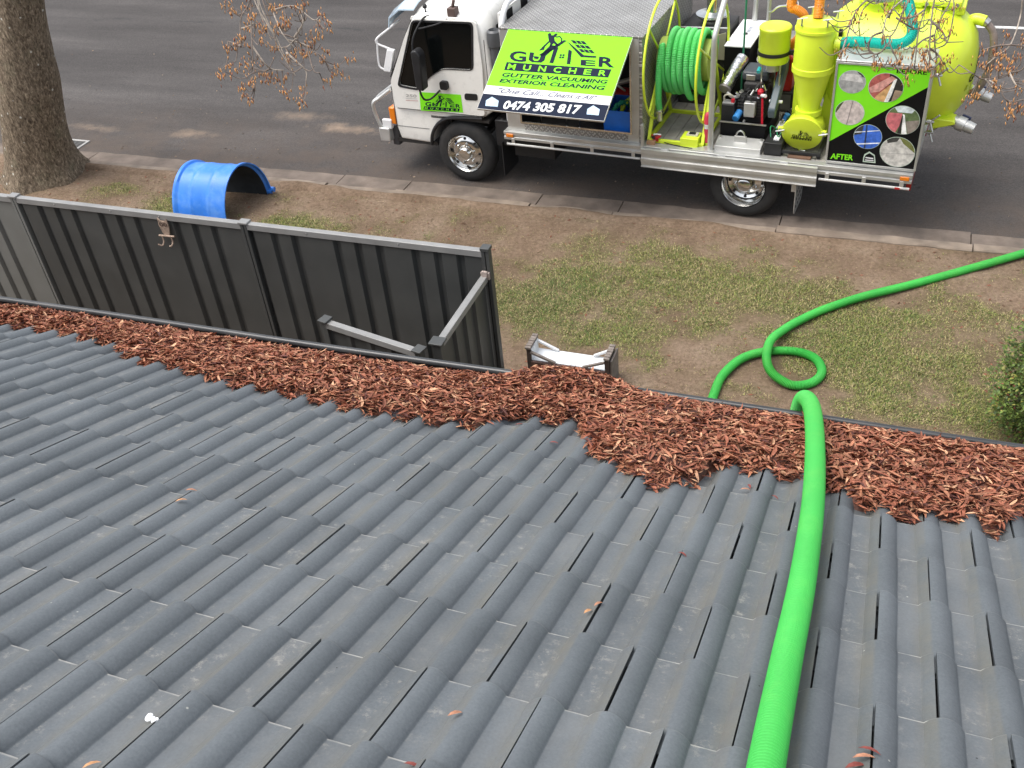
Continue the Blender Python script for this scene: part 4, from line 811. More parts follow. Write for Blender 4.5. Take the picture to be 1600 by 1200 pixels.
def checker_mat(axes=(0, 1)):
    m = bpy.data.materials.new('checker_plate'); m.use_nodes = True; n = m.node_tree.nodes; l = m.node_tree.links; p = n['Principled BSDF']
    p.inputs['Metallic'].default_value = .55; p.inputs['Roughness'].default_value = .45
    tc = n.new('ShaderNodeTexCoord'); hts = []
    for ang, off in ((.785, 0.0), (-.785, .5)):
        s0 = n.new('ShaderNodeSeparateXYZ'); l.new(tc.outputs['Object'], s0.inputs[0]); c0 = n.new('ShaderNodeCombineXYZ'); l.new(s0.outputs[axes[0]], c0.inputs[0]); l.new(s0.outputs[axes[1]], c0.inputs[1]); mp = n.new('ShaderNodeMapping'); mp.inputs['Rotation'].default_value = (0, 0, ang); l.new(c0.outputs[0], mp.inputs[0])
        sx = n.new('ShaderNodeSeparateXYZ'); l.new(mp.outputs[0], sx.inputs[0]); ws = []
        for ax_, sc, th in ((0, 62.0, .35), (1, 100.0, .75)):
            a = n.new('ShaderNodeMath'); a.operation = 'MULTIPLY'; a.inputs[1].default_value = sc * 2; l.new(sx.outputs[ax_], a.inputs[0])
            b = n.new('ShaderNodeMath'); b.operation = 'SINE'; l.new(a.outputs[0], b.inputs[0]); c = n.new('ShaderNodeMapRange'); c.inputs[1].default_value = th - .35; c.inputs[2].default_value = th; l.new(b.outputs[0], c.inputs[0]); ws.append(c.outputs[0])
        q = n.new('ShaderNodeMath'); q.operation = 'MULTIPLY'; l.new(ws[0], q.inputs[0]); l.new(ws[1], q.inputs[1]); hts.append(q.outputs[0])
    mx = n.new('ShaderNodeMath'); mx.operation = 'MAXIMUM'; l.new(hts[0], mx.inputs[0]); l.new(hts[1], mx.inputs[1])
    bp = n.new('ShaderNodeBump'); bp.inputs['Strength'].default_value = .8; bp.inputs['Distance'].default_value = .010; l.new(mx.outputs[0], bp.inputs['Height']); l.new(bp.outputs[0], p.inputs['Normal'])
    nz = n.new('ShaderNodeTexNoise'); nz.inputs['Scale'].default_value = 3; nz.inputs['Detail'].default_value = 6; l.new(tc.outputs['Object'], nz.inputs['Vector'])
    r = n.new('ShaderNodeValToRGB'); r.color_ramp.elements[0].position = .35; r.color_ramp.elements[0].color = (.40, .39, .37, 1); r.color_ramp.elements[1].position = .7; r.color_ramp.elements[1].color = (.54, .53, .51, 1); l.new(nz.outputs[0], r.inputs[0]); tm = n.new('ShaderNodeMapRange'); tm.inputs[3].default_value = .62; tm.inputs[4].default_value = 1.35; l.new(mx.outputs[0], tm.inputs[0]); tx = n.new('ShaderNodeMix'); tx.data_type = 'RGBA'; tx.blend_type = 'MULTIPLY'; tx.inputs[0].default_value = 1; l.new(r.outputs[0], tx.inputs[6]); l.new(tm.outputs[0], tx.inputs[7]); l.new(tx.outputs[2], p.inputs['Base Color']); return m
chk = checker_mat(); chk_side = checker_mat((1, 2)); chk_front = checker_mat((0, 2))
def loop_plate(outer, inner, y0, y1):
    """plate in the x-z plane with a hole"""
    bm = bmesh.new(); rings = []
    for lp in (outer, inner):
        vs = [bm.verts.new((p[0], y0, p[1])) for p in lp]; rings.append(vs)
        for i in range(len(vs)): bm.edges.new((vs[i], vs[(i + 1) % len(vs)]))
    bmesh.ops.triangle_fill(bm, use_beauty=True, use_dissolve=False, edges=bm.edges[:]); bm.verts.index_update()
    V = [tuple(v.co) for v in bm.verts]; F = [tuple(v.index for v in f.verts) for f in bm.faces]; n = len(V); mb = MB(); mb.v = V + [(x, y1, z) for x, y, z in V]; mb.f = F + [tuple(i + n for i in reversed(f)) for f in F]
    for vs in rings:
        idx = [v.index for v in vs]
        for i in range(len(idx)): a, b2 = idx[i], idx[(i + 1) % len(idx)]; mb.f.append((a, b2, b2 + n, a + n))
    bm.free(); return mb
def rounded(poly, r, k=4):
    out = []; n = len(poly)
    for i in range(n):
        p = Vector(poly[i]); a = Vector(poly[i - 1]); b2 = Vector(poly[(i + 1) % n]); da = (a - p); db = (b2 - p); ra = min(r, da.length * .45, db.length * .45); s = p + da.normalized() * ra; e = p + db.normalized() * ra
        for j in range(k + 1): t = j / k; out.append(tuple((1 - t) ** 2 * s + 2 * t * (1 - t) * p + t * t * e))
    return out
# ---------------------------------------------------------------- lettering
def text_shape(txt, bold=0.0, shear=0.0, spacing=1.0):
    cu = bpy.data.curves.new('t', 'FONT'); cu.body = txt; cu.size = 1; cu.offset = bold; cu.resolution_u = 3; cu.space_character = spacing; cu.fill_mode = 'FRONT'
    ob = bpy.data.objects.new('t', cu); COL.objects.link(ob); dg = bpy.context.evaluated_depsgraph_get(); me = bpy.data.meshes.new_from_object(ob.evaluated_get(dg))
    V = np.array([(v.co.x, v.co.y) for v in me.vertices]); F = [tuple(p.vertices) for p in me.polygons]; bpy.data.objects.remove(ob); bpy.data.curves.remove(cu); bpy.data.meshes.remove(me)
    V[:, 0] += shear * V[:, 1]; V -= V.min(0); V /= V.max(0); return V, F
def homog(src, dst):
    A = []; B = []
    for (x, y), (u, v) in zip(src, dst): A += [[x, y, 1, 0, 0, 0, -u * x, -u * y], [0, 0, 0, x, y, 1, -v * x, -v * y]]; B += [u, v]
    h = np.linalg.solve(np.array(A, float), np.array(B, float)); H = np.r_[h, 1].reshape(3, 3)
    def f(p): q = H @ np.array([p[0], p[1], 1.0]); return q[0] / q[2], q[1] / q[2]
    return f
class Print:
    """flat print: shapes given in (u, v) with v down, lifted onto a surface by place(u, v, lift)"""
    def __init__(s, place): s.place = place; s.mb = {}
    def poly(s, m, pts, lift):
        b = s.mb.setdefault(m.name, (MB(), m))[0]; o = len(b.v); b.v += [tuple(s.place(u, v, lift)) for u, v in pts]; b.f.append(tuple(range(o, o + len(pts))))
    def text(s, m, txt, quad, lift, bold=.0, shear=0.0, spacing=1.0):
        V, F = text_shape(txt, bold, shear, spacing); b = s.mb.setdefault(m.name, (MB(), m))[0]; o = len(b.v); f = homog([(0, 1), (1, 1), (1, 0), (0, 0)], quad)
        b.v += [tuple(s.place(*f(p), lift)) for p in V]; b.f += [tuple(i + o for i in q) for q in F]
    def build(s, names, parent, off):
        for k, (b, m) in s.mb.items():
            me = bpy.data.meshes.new('print'); me.from_pydata([tuple(Vector(v) - Vector(off)) for v in b.v], [], b.f); me.materials.append(m); nm = names.get(k, 'print'); ob = bpy.data.objects.new(nm, me); COL.objects.link(ob); ob.parent = parent
# logo drawn once in the picture coordinates of the big sign, then mapped to wherever it is printed
def logo(P, g, m, bar_m, hole_m, lift, names=True):
    pl = lambda pts, mm=m, lf=0: P.poly(mm, [g(p) for p in pts], lift + lf)
    bx = lambda x0, y0, x1, y1, sk=.065: [g((x0, y0)), g((x1, y0 + sk * (x1 - x0))), g((x1 - .3 * (y1 - y0) * .28, y1 + sk * (x1 - x0))), g((x0 - .3 * (y1 - y0) * .28, y1))]
    P.text(m, 'G', bx(250, 335, 360, 405), lift, .03)
    pl([(382, 347), (410, 349), (400, 392), (412, 404), (432, 404), (446, 392), (455, 360), (520, 300), (560, 306), (486, 372), (478, 400), (455, 416), (395, 412), (372, 397)])
    pl([(404, 372), (442, 376), (436, 392), (410, 389)], bar_m, .0006)
    pl([(545, 315), (572, 317), (536, 420), (510, 417)]); pl([(440, 365), (520, 318), (610, 268), (628, 272), (560, 318), (470, 372)])
    pl([(640, 330), (662, 340), (650, 428), (626, 425)]); pl([(632, 280), (650, 290), (742, 368), (826, 375), (824, 386), (722, 381)])
    for i in range(3):
        for j in range(3):
            o = (655 + 32 * i + 26 * j, 268 + 3 * i + 29 * j); pl([(o[0], o[1]), (o[0] + 26, o[1] + 2), (o[0] + 46, o[1] + 24), (o[0] + 19, o[1] + 22)])
    for i in range(2):
        for j in range(2): o = (582 + 18 * i - 4 * j, 361 + 15 * j); pl([(o[0], o[1]), (o[0] + 14, o[1] + 1), (o[0] + 11, o[1] + 12), (o[0] - 3, o[1] + 11)])
    P.text(m, 'E', bx(722, 398, 822, 436), lift, .03); P.text(m, 'R', bx(845, 378, 952, 445), lift, .03)
    # worker with a hose on the ridge
    pw = lambda pts: pl([(x * .93 + 38, 221 + (y - 206) * .90) for x, y in pts])
    pw([(500, 214), (512, 206), (526, 212), (522, 222), (540, 222), (556, 208), (572, 214), (556, 232), (546, 240), (548, 262), (566, 282), (582, 300), (566, 302), (540, 280), (530, 292), (520, 312), (508, 308), (516, 282), (506, 262), (502, 236)])
    pw([(508, 262), (516, 268), (478, 306), (470, 328), (434, 334), (464, 302)]); pw([(556, 232), (588, 228), (604, 250), (598, 282), (590, 280), (595, 252), (584, 236), (558, 240)])
    pl([(226, 410), (928, 464), (905, 518), (208, 462)], bar_m)
    V0 = (232, 415); 
    for i, ch in enumerate('MUNCHER'):
        x = 240 + i * 101.5; y = 416 + i * 7.8; P.text(hole_m, ch, [g((x, y + 5)), g((x + 50, y + 9)), g((x + 38, y + 45)), g((x - 12, y + 41))], lift + .0008, .02)
# ---------------------------------------------------------------- the truck
tk = tthing('truck', 'white cab-over service truck with aluminium tray parked against the kerb', 'truck', (0, 0, 0)); T0 = (0, 0, 0)
O = [(-.95, .47), (-.46, .45), (-.43, .58), (-.36, .70), (-.25, .79), (-.10, .83), (.30, .86), (.40, .93), (.455, 1.10), (.46, 1.47), (.43, 1.80), (.38, 1.96), (.30, 2.03), (-.42, 2.03), (-.53, 1.97), (-.66, 1.80), (-.83, 1.50), (-.955, 1.24), (-1.0, .95), (-1.0, .66)]
cx0, cz0 = -.25, 1.25; mb = MB(); n = len(O)
for (y, dz, shr) in ((.030, -.05, .03), (.045, -.025, .012), (.10, 0, 0), (.30, .05, 0), (.60, .08, 0), (.97, .09, 0), (1.34, .08, 0), (1.64, .05, 0), (1.84, 0, 0), (1.895, -.025, .012), (1.91, -.05, .03)):
    for (x, z) in O:
        fr_ = .05 * (abs(y - .97) / .94) ** 3 if x < -.6 else 0
        d = Vector((cx0 - x, cz0 - z)).normalized() * shr; mb.v.append((x + d.x + fr_, y, z + d.y + (dz if z > 1.9 else 0)))
K = 11
for i in range(K - 1):
    for k in range(n): mb.f.append((i * n + k, i * n + (k + 1) % n, (i + 1) * n + (k + 1) % n, (i + 1) * n + k))
mb.f.append(tuple(range(n))); mb.f.append(tuple(reversed(range((K - 1) * n, K * n))))
mb.build('cab', white, tk, bev=.012, smooth=50)
WIN = rounded([(-.79, 1.19), (-.47, 1.965), (.285, 1.985), (.225, 1.452), (-.165, 1.44), (-.345, 1.33), (-.50, 1.165)], .055); DOOR = rounded([(-.875, .90), (.33, .90), (.365, 1.5), (.345, 1.99), (.30, 2.015), (-.47, 2.0), (-.62, 1.76), (-.90, 1.22)], .05)
for side in (0, 1):
    f = (lambda y: y) if side == 0 else (lambda y: 1.94 - y)
    mb = loop_plate(DOOR, WIN, f(-.004), f(.034)); dr = mb.build('door', white, tk, bev=.004, smooth=40)
    mb = MB(); mb.prism([((x + .25) * 1.01 - .25, (z - 1.55) * 1.01 + 1.55) for x, z in WIN], f(.016), f(.020)); mb.build('window', glass, dr, smooth=30)
    big = [((x + .27) * 1.045 - .27, (z - 1.57) * 1.05 + 1.57) for x, z in WIN]; mb = loop_plate(big, WIN, f(-.010), f(.012)); mb.build('window_seal', blk, dr)
    mb = MB(); mb.prism(rounded([(.09, 1.085), (.26, 1.09), (.265, 1.17), (.095, 1.165)], .03), f(-.010), f(.0)); h_ = mb.build('handle', blk, dr)
    mb = MB(); mb.prism([(-.88, .878), (.335, .882), (.335, .887), (-.88, .883)], f(.026), f(.029)) ; mb.build('sill_gap', blk, dr)
    # mirror on black arms
    y_ = f(-.19); mb = MB(); mb.prism(rounded([(-.395, 1.28), (-.30, 1.25), (-.285, 1.67), (-.33, 1.735), (-.40, 1.72)], .03), f(-.27), f(-.13)); mr_ = mb.build('mirror', blk, tk, bev=.015)
    mb = MB(); mb.tube(spline([(-.28, f(.05), 2.03), (-.33, f(-.03), 2.0), (-.42, f(-.14), 1.8), (-.42, f(-.17), 1.5), (-.39, f(-.17), 1.16), (-.33, f(-.10), 1.09), (-.21, f(0), 1.19)], .03), .012, 8); mb.tube(spline([(-.03, f(.03), 2.01), (-.12, f(-.02), 1.97), (-.28, f(-.06), 1.93), (-.37, f(-.10), 1.92)], .03), .010, 8); mb.build('mirror_arm', blk, mr_)
    mb = MB(); mb.prism(rounded([(-.20, 1.20), (-.10, 1.20), (-.10, 1.30), (-.20, 1.30)], .03), f(-.05), f(-.002)); mb.build('arm_foot', blk, mr_)
mb = MB(); mb.add([(-.975, .14, 1.22), (-.975, 1.80, 1.22), (-.59, 1.74, 1.93), (-.59, .20, 1.93), (-.992, .14, 1.21), (-.992, 1.80, 1.21), (-.607, 1.74, 1.92), (-.607, .20, 1.92)], [(0, 1, 2, 3), (7, 6, 5, 4), (0, 4, 5, 1), (1, 5, 6, 2), (2, 6, 7, 3), (3, 7, 4, 0)]); mb.build('windscreen', glass, tk)
mb = MB(); mb.box(.462, .468, .25, 1.65, 1.45, 1.90); mb.build('rear_window', glass, tk)
for side in (0, 1):
    f = (lambda y: y) if side == 0 else (lambda y: 1.94 - y)
    mb = MB(); mb.box(-1.012, -.93, min(f(.022), f(.20)), max(f(.022), f(.20)), .66, .875); mb.build('indicator', orange, tk, bev=.012)
    mb = MB(); mb.box(-1.018, -.97, min(f(.22), f(.50)), max(f(.22), f(.50)), .66, .86); mb.build('headlight', mat('lens_clear', (.6, .62, .63), .08, .3), tk, bev=.02)
    # wheel-arch lip and liner
    arc = [(-.455, .45), (-.43, .58), (-.36, .70), (-.25, .79), (-.10, .835), (.30, .865)]; mb = MB(); mb.tube([(x, f(.012), z) for x, z in spline([(a, 0, b2) for a, b2 in arc], .04)[:, [0, 2]]], .022, 8); mb.build('arch_lip', blk, tk)
mb = MB(); mb.box(-.42, .36, .03, 1.90, .80, .83); mb.box(-.98, -.40, .06, 1.88, .42, .47); mb.build('floor_pan', steel, tk)
mb = MB(); mb.box(-1.05, -.95, .06, 1.88, .36, .62); mb.build('bumper', mat('bumper_grey', (.06, .06, .062), .5), tk, bev=.02)
for (a, b2, c, d) in ((-.925, -.919, .50, 1.16), (.398, .404, 1.0, 1.80), (-.93, -.47, .645, .650)):
    mb = MB(); mb.box(a, b2, .0265, .0295, c, d); mb.build('panel_gap', steel, tk)
mb = MB(); mb.tube(spline([(-.50, .022, 1.985), (-.42, .020, 2.022), (.27, .020, 2.026), (.355, .022, 1.975)], .04), .008, 6); mb.build('drip_rail', white, tk)
# bull bar
mb = MB(); mb.box(-1.17, -1.02, -.03, .30, .44, .62); mb.box(-1.17, -1.02, 1.64, 1.97, .44, .62); mb.box(-1.18, -1.10, .30, 1.64, .44, .60)
bb = mb.build('bull_bar', alu, tk, bev=.015)
for y in (.0, 1.94):
    mb = MB(); mb.tube(spline([(-1.14, y, .60), (-1.20, y, .80), (-1.20, y, .93), (-1.14, y + (.06 if y < 1 else -.06), .97), (-.98, y + (.10 if y < 1 else -.10), 1.08)], .03), .022, 10); mb.build('bar_upright', alu, bb)
mb = MB(); mb.tube([(-1.20, .0, .93), (-1.22, .2, .94), (-1.22, 1.74, .94), (-1.20, 1.94, .93)], .025, 10); mb.build('bar_hoop', alu, bb)
mb = MB(); mb.box(-1.12, -.99, .0, .05, .60, .72); mb.build('lamp_bracket', vwhite, bb, bev=.01)
# smoked visor and kerb mirror in front of the windscreen
vz = mat('visor_pale', (.50, .63, .74), .2, var=.05, coat=.4); mb = MB()
for k in range(9):
    for (x, z) in ((-.58, 2.09), (-.78, 2.08), (-.93, 1.98), (-.955, 1.86), (-.945, 1.855), (-.92, 1.965), (-.775, 2.065), (-.58, 2.075)): t = k / 8; e_ = .07 * (abs(t - .5) * 2) ** 4; mb.v.append((x + e_ * .8, .14 + 1.66 * t, z - e_ * .5))
for k in range(8):
    for q in range(8): mb.f.append((k * 8 + q, k * 8 + (q + 1) % 8, (k + 1) * 8 + (q + 1) % 8, (k + 1) * 8 + q))
mb.f.append(tuple(range(8))); mb.f.append(tuple(reversed(range(64, 72)))); mb.build('sun_visor', vz, tk, smooth=50)
mb = MB(); mb.tube(spline([(-.84, .32, 1.86), (-.98, .26, 1.76), (-1.12, .2, 1.66), (-1.13, .2, 1.60), (-1.0, .2, 1.555), (-.95, .2, 1.54)], .02), .013, 8); mb.tube(spline([(-1.125, .2, 1.63), (-1.15, .2, 1.45), (-1.15, .2, 1.32), (-1.08, .2, 1.275)], .02), .011, 8); km = mb.build('kerb_mirror_arm', vwhite, tk)
mb = MB(); mb.prism(rounded([(-1.085, 1.275), (-.985, 1.265), (-.89, 1.54), (-.985, 1.55)], .02), .16, .22); mb.build('kerb_mirror', vwhite, km, bev=.008)
# roof lamp bracket and small bits on the cab roof edge
mb = MB(); mb.box(-.04, .06, .05, .16, 2.02, 2.12); mb.tube([(.01, .11, 2.12), (.03, .12, 2.2)], .02, 8); mb.build('roof_bracket', mat('bracket_brown', (.10, .065, .055), .7), tk, bev=.01)
mb = MB(); mb.lathe([(.0001, -.03), (.024, -.015), (.026, .01), (.012, .03), (.0001, .035)], (-.36, .13, 2.10), n=12); mb.tube([(-.36, .13, 2.02), (-.36, .13, 2.08)], .008, 6); mb.build('roof_beacon', blk, tk)
# door decal and badge
cor = [(655, 143.7), (720, 148), (723.7, 176), (657.5, 172.5)]; q = [TT(px, py, -.006) for px, py in cor]
dec = Print(lambda u, v, lf: (u, -.0065 - lf, v)); dec.poly(lime, q, 0.0)
zb = [(195, 195), (965, 195), (965, 530), (195, 530)]; fq = homog([(195, 190), (965, 215), (945, 535), (185, 480)], [(q[0][0] + .03, q[0][1] - .01), (q[1][0] - .01, q[1][1] - .008), (q[2][0] - .03, q[2][1] + .0), (q[3][0] + .02, q[3][1] + .0)])
logo(dec, fq, navy, navy, lime, .0012); dec.build({'vinyl_lime': 'door_decal', 'vinyl_navy': 'decal_lettering'}, tk, T0)
bd = Print(lambda u, v, lf: (u, .0235 - .02 if False else -.0055 - lf, v)); gy = mat('badge_grey', (.45, .44, .42), .4); q = [TT(px, py, -.005) for px, py in ((634, 147), (651, 148), (651, 152.5), (634, 151.5))]
bd.text(gy, '250', q, .0, .02); q = [TT(px, py, -.005) for px, py in ((634, 156), (653, 157), (653, 158.3), (634, 157.3))]; bd.poly(mat('badge_pink', (.62, .42, .40), .5), q, 0); q = [TT(px, py, -.005) for px, py in ((634, 153.4), (652, 154.3), (652, 155), (634, 154.1))]; bd.poly(gy, q, 0); bd.build({'badge_grey': 'badge', 'badge_pink': 'badge_stripe'}, tk, T0)
# chassis
mb = MB(); mb.box(-.85, 5.0, .56, .63, .50, .68); mb.box(-.85, 5.0, 1.31, 1.38, .50, .68)
for x in (-.7, .7, 1.6, 2.5, 4.2, 4.9): mb.box(x, x + .07, .63, 1.31, .52, .66)
mb.build('chassis', steel, tk)
mb = MB(); mb.tube([(0, .2, .38), (0, 1.74, .38)], .05, 10); mb.build('front_axle', steel, tk)
mb = MB(); mb.tube([(3.42, .2, .38), (3.42, 1.74, .38)], .07, 12); mb.lathe([(.02, -.2), (.15, -.12), (.2, 0), (.15, .12), (.02, .2)], (3.42, .97, .38), axis='y', n=16); mb.build('rear_axle', steel, tk)
mb = MB(); mb.box(1.3, 2.1, 1.40, 1.85, .32, .62); mb.build('fuel_tank', steel, tk, bev=.03)
mb = MB(); mb.box(.62, 1.15, .12, .50, .38, .66); mb.box(.42, .60, .06, .50, .52, .84); mb.tube([(.5, .1, .85), (.55, .12, .6), (.62, .2, .5)], .03, 8); mb.build('battery_box', blk, tk, bev=.015)
def wheel(x, y, front):
    s = 1 if y < 1 else -1; w = MB(); Rt = .385; M = Matrix.Translation((x, y, Rt)) @ (Matrix.Identity(4) if s > 0 else Matrix.Rotation(PI, 4, 'Z'))
    e = MB(); e.lathe([(.235, .03), (.25, .005), (.30, -.002), (.345, .012), (.372, .035), (Rt, .06), (Rt, .15), (.372, .175), (.345, .198), (.30, .21), (.25, .2), (.235, .18)], axis='y', n=48, M=M, close=True)
    for k in range(5): e.lathe([(Rt + .0005, .064 + k * .019), (Rt + .0035, .066 + k * .019), (Rt + .0035, .077 + k * .019), (Rt + .0005, .079 + k * .019)], axis='y', n=48, M=M, close=True)
    ty = e.build('wheel', rub, tk, smooth=40)
    r = MB()
    if front: r.lathe([(.238, .0), (.240, .012), (.228, .028), (.215, .022), (.20, .055), (.165, .032), (.13, .022), (.10, .026), (.085, -.02), (.07, -.036), (.04, -.04), (.0001, -.038)], axis='y', n=40, M=M, cap=False)
    else: r.lathe([(.238, .0), (.240, .012), (.226, .030), (.215, .055), (.205, .13), (.17, .15), (.13, .145), (.10, .14), (.09, .09), (.075, .035), (.055, .02), (.0001, .018)], axis='y', n=40, M=M, cap=False)
    rm = r.build('rim', chrome, ty, smooth=35)
    for k in range(6 if front else 8):
        a = 2 * PI * k / (6 if front else 8) + .3; c = .125; y0 = .026 if front else .145; mm = MB(); p0 = M @ Vector((c * math.cos(a), y0, c * math.sin(a))); p1 = M @ Vector((c * math.cos(a), y0 - (.045 if front else .04), c * math.sin(a))); mm.tube([p0, p1], [.016, .013], 8); mm.build('wheel_nut', chrome, ty)
    for k in range(8):
        a = 2 * PI * k / 8; c = .182; mm = MB(); y0 = .046 if front else .1475; p0 = M @ Vector((c * math.cos(a), y0, c * math.sin(a))); p1 = M @ Vector((c * math.cos(a), y0 - .012, c * math.sin(a))); mm.tube([p0, p1], .017, 10); mm.build('hand_hole', blk, ty)
    b = MB(); b.lathe([(.23, .05), (.19, .16), (.19, .19), (.23, .195)], axis='y', n=24, M=M, close=True); b.build('rim_barrel', steel, ty)
wheel(0, 0, True); wheel(0, 1.94, True); wheel(3.42, 0, False); wheel(3.42, 1.94, False)
for y in (.245, 1.695):
    e = MB(); M = Matrix.Translation((3.42, y, .385)) @ (Matrix.Identity(4) if y < 1 else Matrix.Rotation(PI, 4, 'Z')); e.lathe([(.235, .03), (.25, .005), (.33, 0), (.37, .03), (.383, .06), (.383, .15), (.37, .175), (.33, .2), (.25, .2)], axis='y', n=36, M=M, close=True); e.build('inner_wheel', rub, tk, smooth=40)
mb = MB(); mb.box(.50, .512, .02, .42, .14, .58); mb.build('mudflap', blk, tk)
mb = MB(); mb.prism(rounded([(-.02, .12), (.40, .12), (.40, .62), (-.02, .62)], .08), 3.985, 3.993, axis='x'); fl2 = mb.build('mudflap', alu, tk)
mb = MB(); mb.box(3.94, 3.984, .0, .03, .40, .62); mb.build('flap_bracket', alu, fl2)
for k in range(4):
    for j in range(4): mm = MB(); mm.tube([(3.996, .06 + j * .09, .2 + k * .09), (3.984, .06 + j * .09, .2 + k * .09)], .016, 8); mm.build('slot', blk, fl2)
# tray: frame, deck boards, rope rails, dropped side
mb = MB(); mb.prism([(-.05, .665), (-.05, .70), (-.035, .705), (-.035, .72), (-.05, .725), (-.05, .765), (.05, .765), (.05, .665)], .58, 5.13, axis='x'); mb.prism([(1.90, .665), (1.90, .765), (2.0, .765), (2.0, .665)], .58, 5.13, axis='x'); mb.box(.58, .64, .05, 1.90, .665, .765); mb.box(5.07, 5.13, .05, 1.90, .665, .765); trf = mb.build('tray_frame', alu, tk, bev=.004)
mb = MB()
for x in np.arange(.8, 5.0, .5): mb.box(x, x + .06, .05, 1.90, .62, .70)
mb.build('cross_bearers', steel, tk)
dkm = mat('deck_grey', (.30, .285, .255), .85, var=.25, scale=6, bump=.3, bscale=18, dirt=.5, dirtcol=(.16, .14, .12))
for k in range(14): x = 2.30 + k * .142; mb = MB(); mb.box(x, x + .137, .055, 1.895, .715, .755); mb.build('deck_board', dkm, tk, bev=.002)
mb = MB(); mb.box(.66, 2.29, .06, 1.89, .715, .75); mb.box(4.30, 5.06, .06, 1.89, .715, .75); mb.build('deck_plate', alu, tk)
for a, b2 in ((.62, 2.26), (4.22, 5.12)):
    mb = MB(); mb.tube([(a, -.06, .615), (b2, -.06, .615)], .014, 8); rr_ = mb.build('rope_rail', alu, tk)
    for x in np.linspace(a + .08, b2 - .08, 4 if b2 < 3 else 3): mb = MB(); mb.box(x - .02, x + .02, -.062, -.048, .60, .69); mb.build('rail_bracket', alu, rr_, bev=.003)
mb = MB(); ys = []; zs = [.755, .748, .70, .69, .645, .635, .60, .59, .548, .54]; ds = [-.070, -.096, -.096, -.076, -.076, -.096, -.096, -.076, -.076, -.096]
pl_ = [(d, z) for d, z in zip(ds, zs)] + [(-.088, .53), (-.066, .53), (-.066, .755)]; mb.prism(pl_, 2.28, 4.20, axis='x'); dsd = mb.build('drop_side', alu, tk, smooth=25)
for x in (2.55, 3.18, 3.85): mb = MB(); mb.tube([(x - .04, -.062, .762), (x + .04, -.062, .762)], .012, 8); mb.build('hinge', bolt, dsd)
mb = MB(); mb.box(2.268, 2.30, -.062, -.02, .70, 1.02); mb.build('side_stanchion', alu, tk, bev=.004)
for x, m_ in ((.66, orange), (5.06, orange)): mb = MB(); mb.box(x - .045, x + .045, -.062, -.051, .70, .74); mb.build('marker_lamp', m_, tk, bev=.004)
mb = MB(); mb.box(4.98, 5.03, -.076, -.074 + .02, .605, .625); mb.build('reflector', red, tk)
for y in (.12, 1.48): mb = MB(); mb.box(5.075, 5.125, y, y + .34, .50, .62); mb.build('tail_lamp', mat('lens_red', (.35, .01, .01), .2), tk, bev=.01)
# head frame behind the cab
mb = MB(); mb.tube(spline([(.60, .10, .78), (.60, .10, 1.80), (.60, .12, 1.97), (.60, .24, 2.10), (.60, .45, 2.14), (.60, 1.45, 2.14), (.60, 1.66, 2.10), (.60, 1.78, 1.97), (.60, 1.80, 1.8), (.60, 1.80, .78)], .04), .032, 12); hf = mb.build('head_frame', vwhite, tk, smooth=60)
for y0, y1 in ((.30, .52), (.68, .90), (1.06, 1.28), (1.40, 1.6)): mb = MB(); mb.box(.50, .53, y0, y1, 1.35, 2.05); mb.build('cab_vent', vblack, hf, bev=.02)
mb = MB(); mb.box(.535, .56, .16, 1.74, 1.0, 2.06); mb.build('head_sheet', white, hf)
for y0, y1 in ((.34, .50), (.74, .92)): mb = MB(); mb.box(.561, .566, y0, y1, 1.2, 2.03); mb.build('vent_slot', vblack, hf)
dg_ = mat('intake_grey', (.10, .105, .11), .45, var=.1); mb = MB(); mb.lathe([(.055, 1.0), (.055, 1.70), (.075, 1.72), (.085, 1.80), (.08, 1.88), (.058, 1.90), (.05, 1.86)], (.50, .10, 0), n=20); ik = mb.build('air_intake', dg_, tk); mb = MB(); mb.lathe([(.05, 1.86), (.0001, 1.855)], (.50, .10, 0), n=16); mb.build('intake_mouth', blk, ik)
# ---------------------------------------------------------------- aluminium tool locker with lifted sign door
bx0, bx1, bz0, bz1, byb = .62, 2.27, .767, 1.955, 1.90
mb = MB(); mb.box(bx0 - .01, bx1 + .012, .0, byb, bz1 - .015, bz1 + .01); mb.build('locker_roof', chk, tk, bev=.006)
mb = MB(); mb.box(bx1 - .035, bx1, .005, byb, bz0, bz1 - .016); mb.build('locker_side', chk_side, tk, bev=.004)
mb = MB(); mb.box(bx0, bx0 + .03, .005, byb, bz0, bz1 - .016); mb.box(bx0 + .031, bx1 - .036, byb - .03, byb, bz0, bz1 - .016); mb.build('locker_back', alu, tk)
mb = loop_plate([(bx0 + .031, bz0), (bx1 - .036, bz0), (bx1 - .036, bz1 - .016), (bx0 + .031, bz1 - .016)], [(.80, .875), (2.14, .875), (2.14, 1.90), (.80, 1.90)], .004, .03); mb.build('locker_front_frame', alu, tk)
mb = loop_plate([(.79, .865), (2.15, .865), (2.15, 1.91), (.79, 1.91)], [(.81, .885), (2.13, .885), (2.13, 1.89), (.81, 1.89)], -.006, .003); mb.build('door_seal', chrome, tk)
mb = MB(); mb.box(.84, 2.10, -.004, .003, .785, .86); mb.build('locker_sill', chk_front, tk)
mb = MB(); mb.box(bx0 + .04, bx1 - .04, .04, byb - .04, .768, .80); mb.box(bx0 + .04, bx1 - .04, 1.0, 1.02, .8, 1.9); mb.build('locker_lining', mat('locker_dark', (.035, .033, .03), .8), tk)
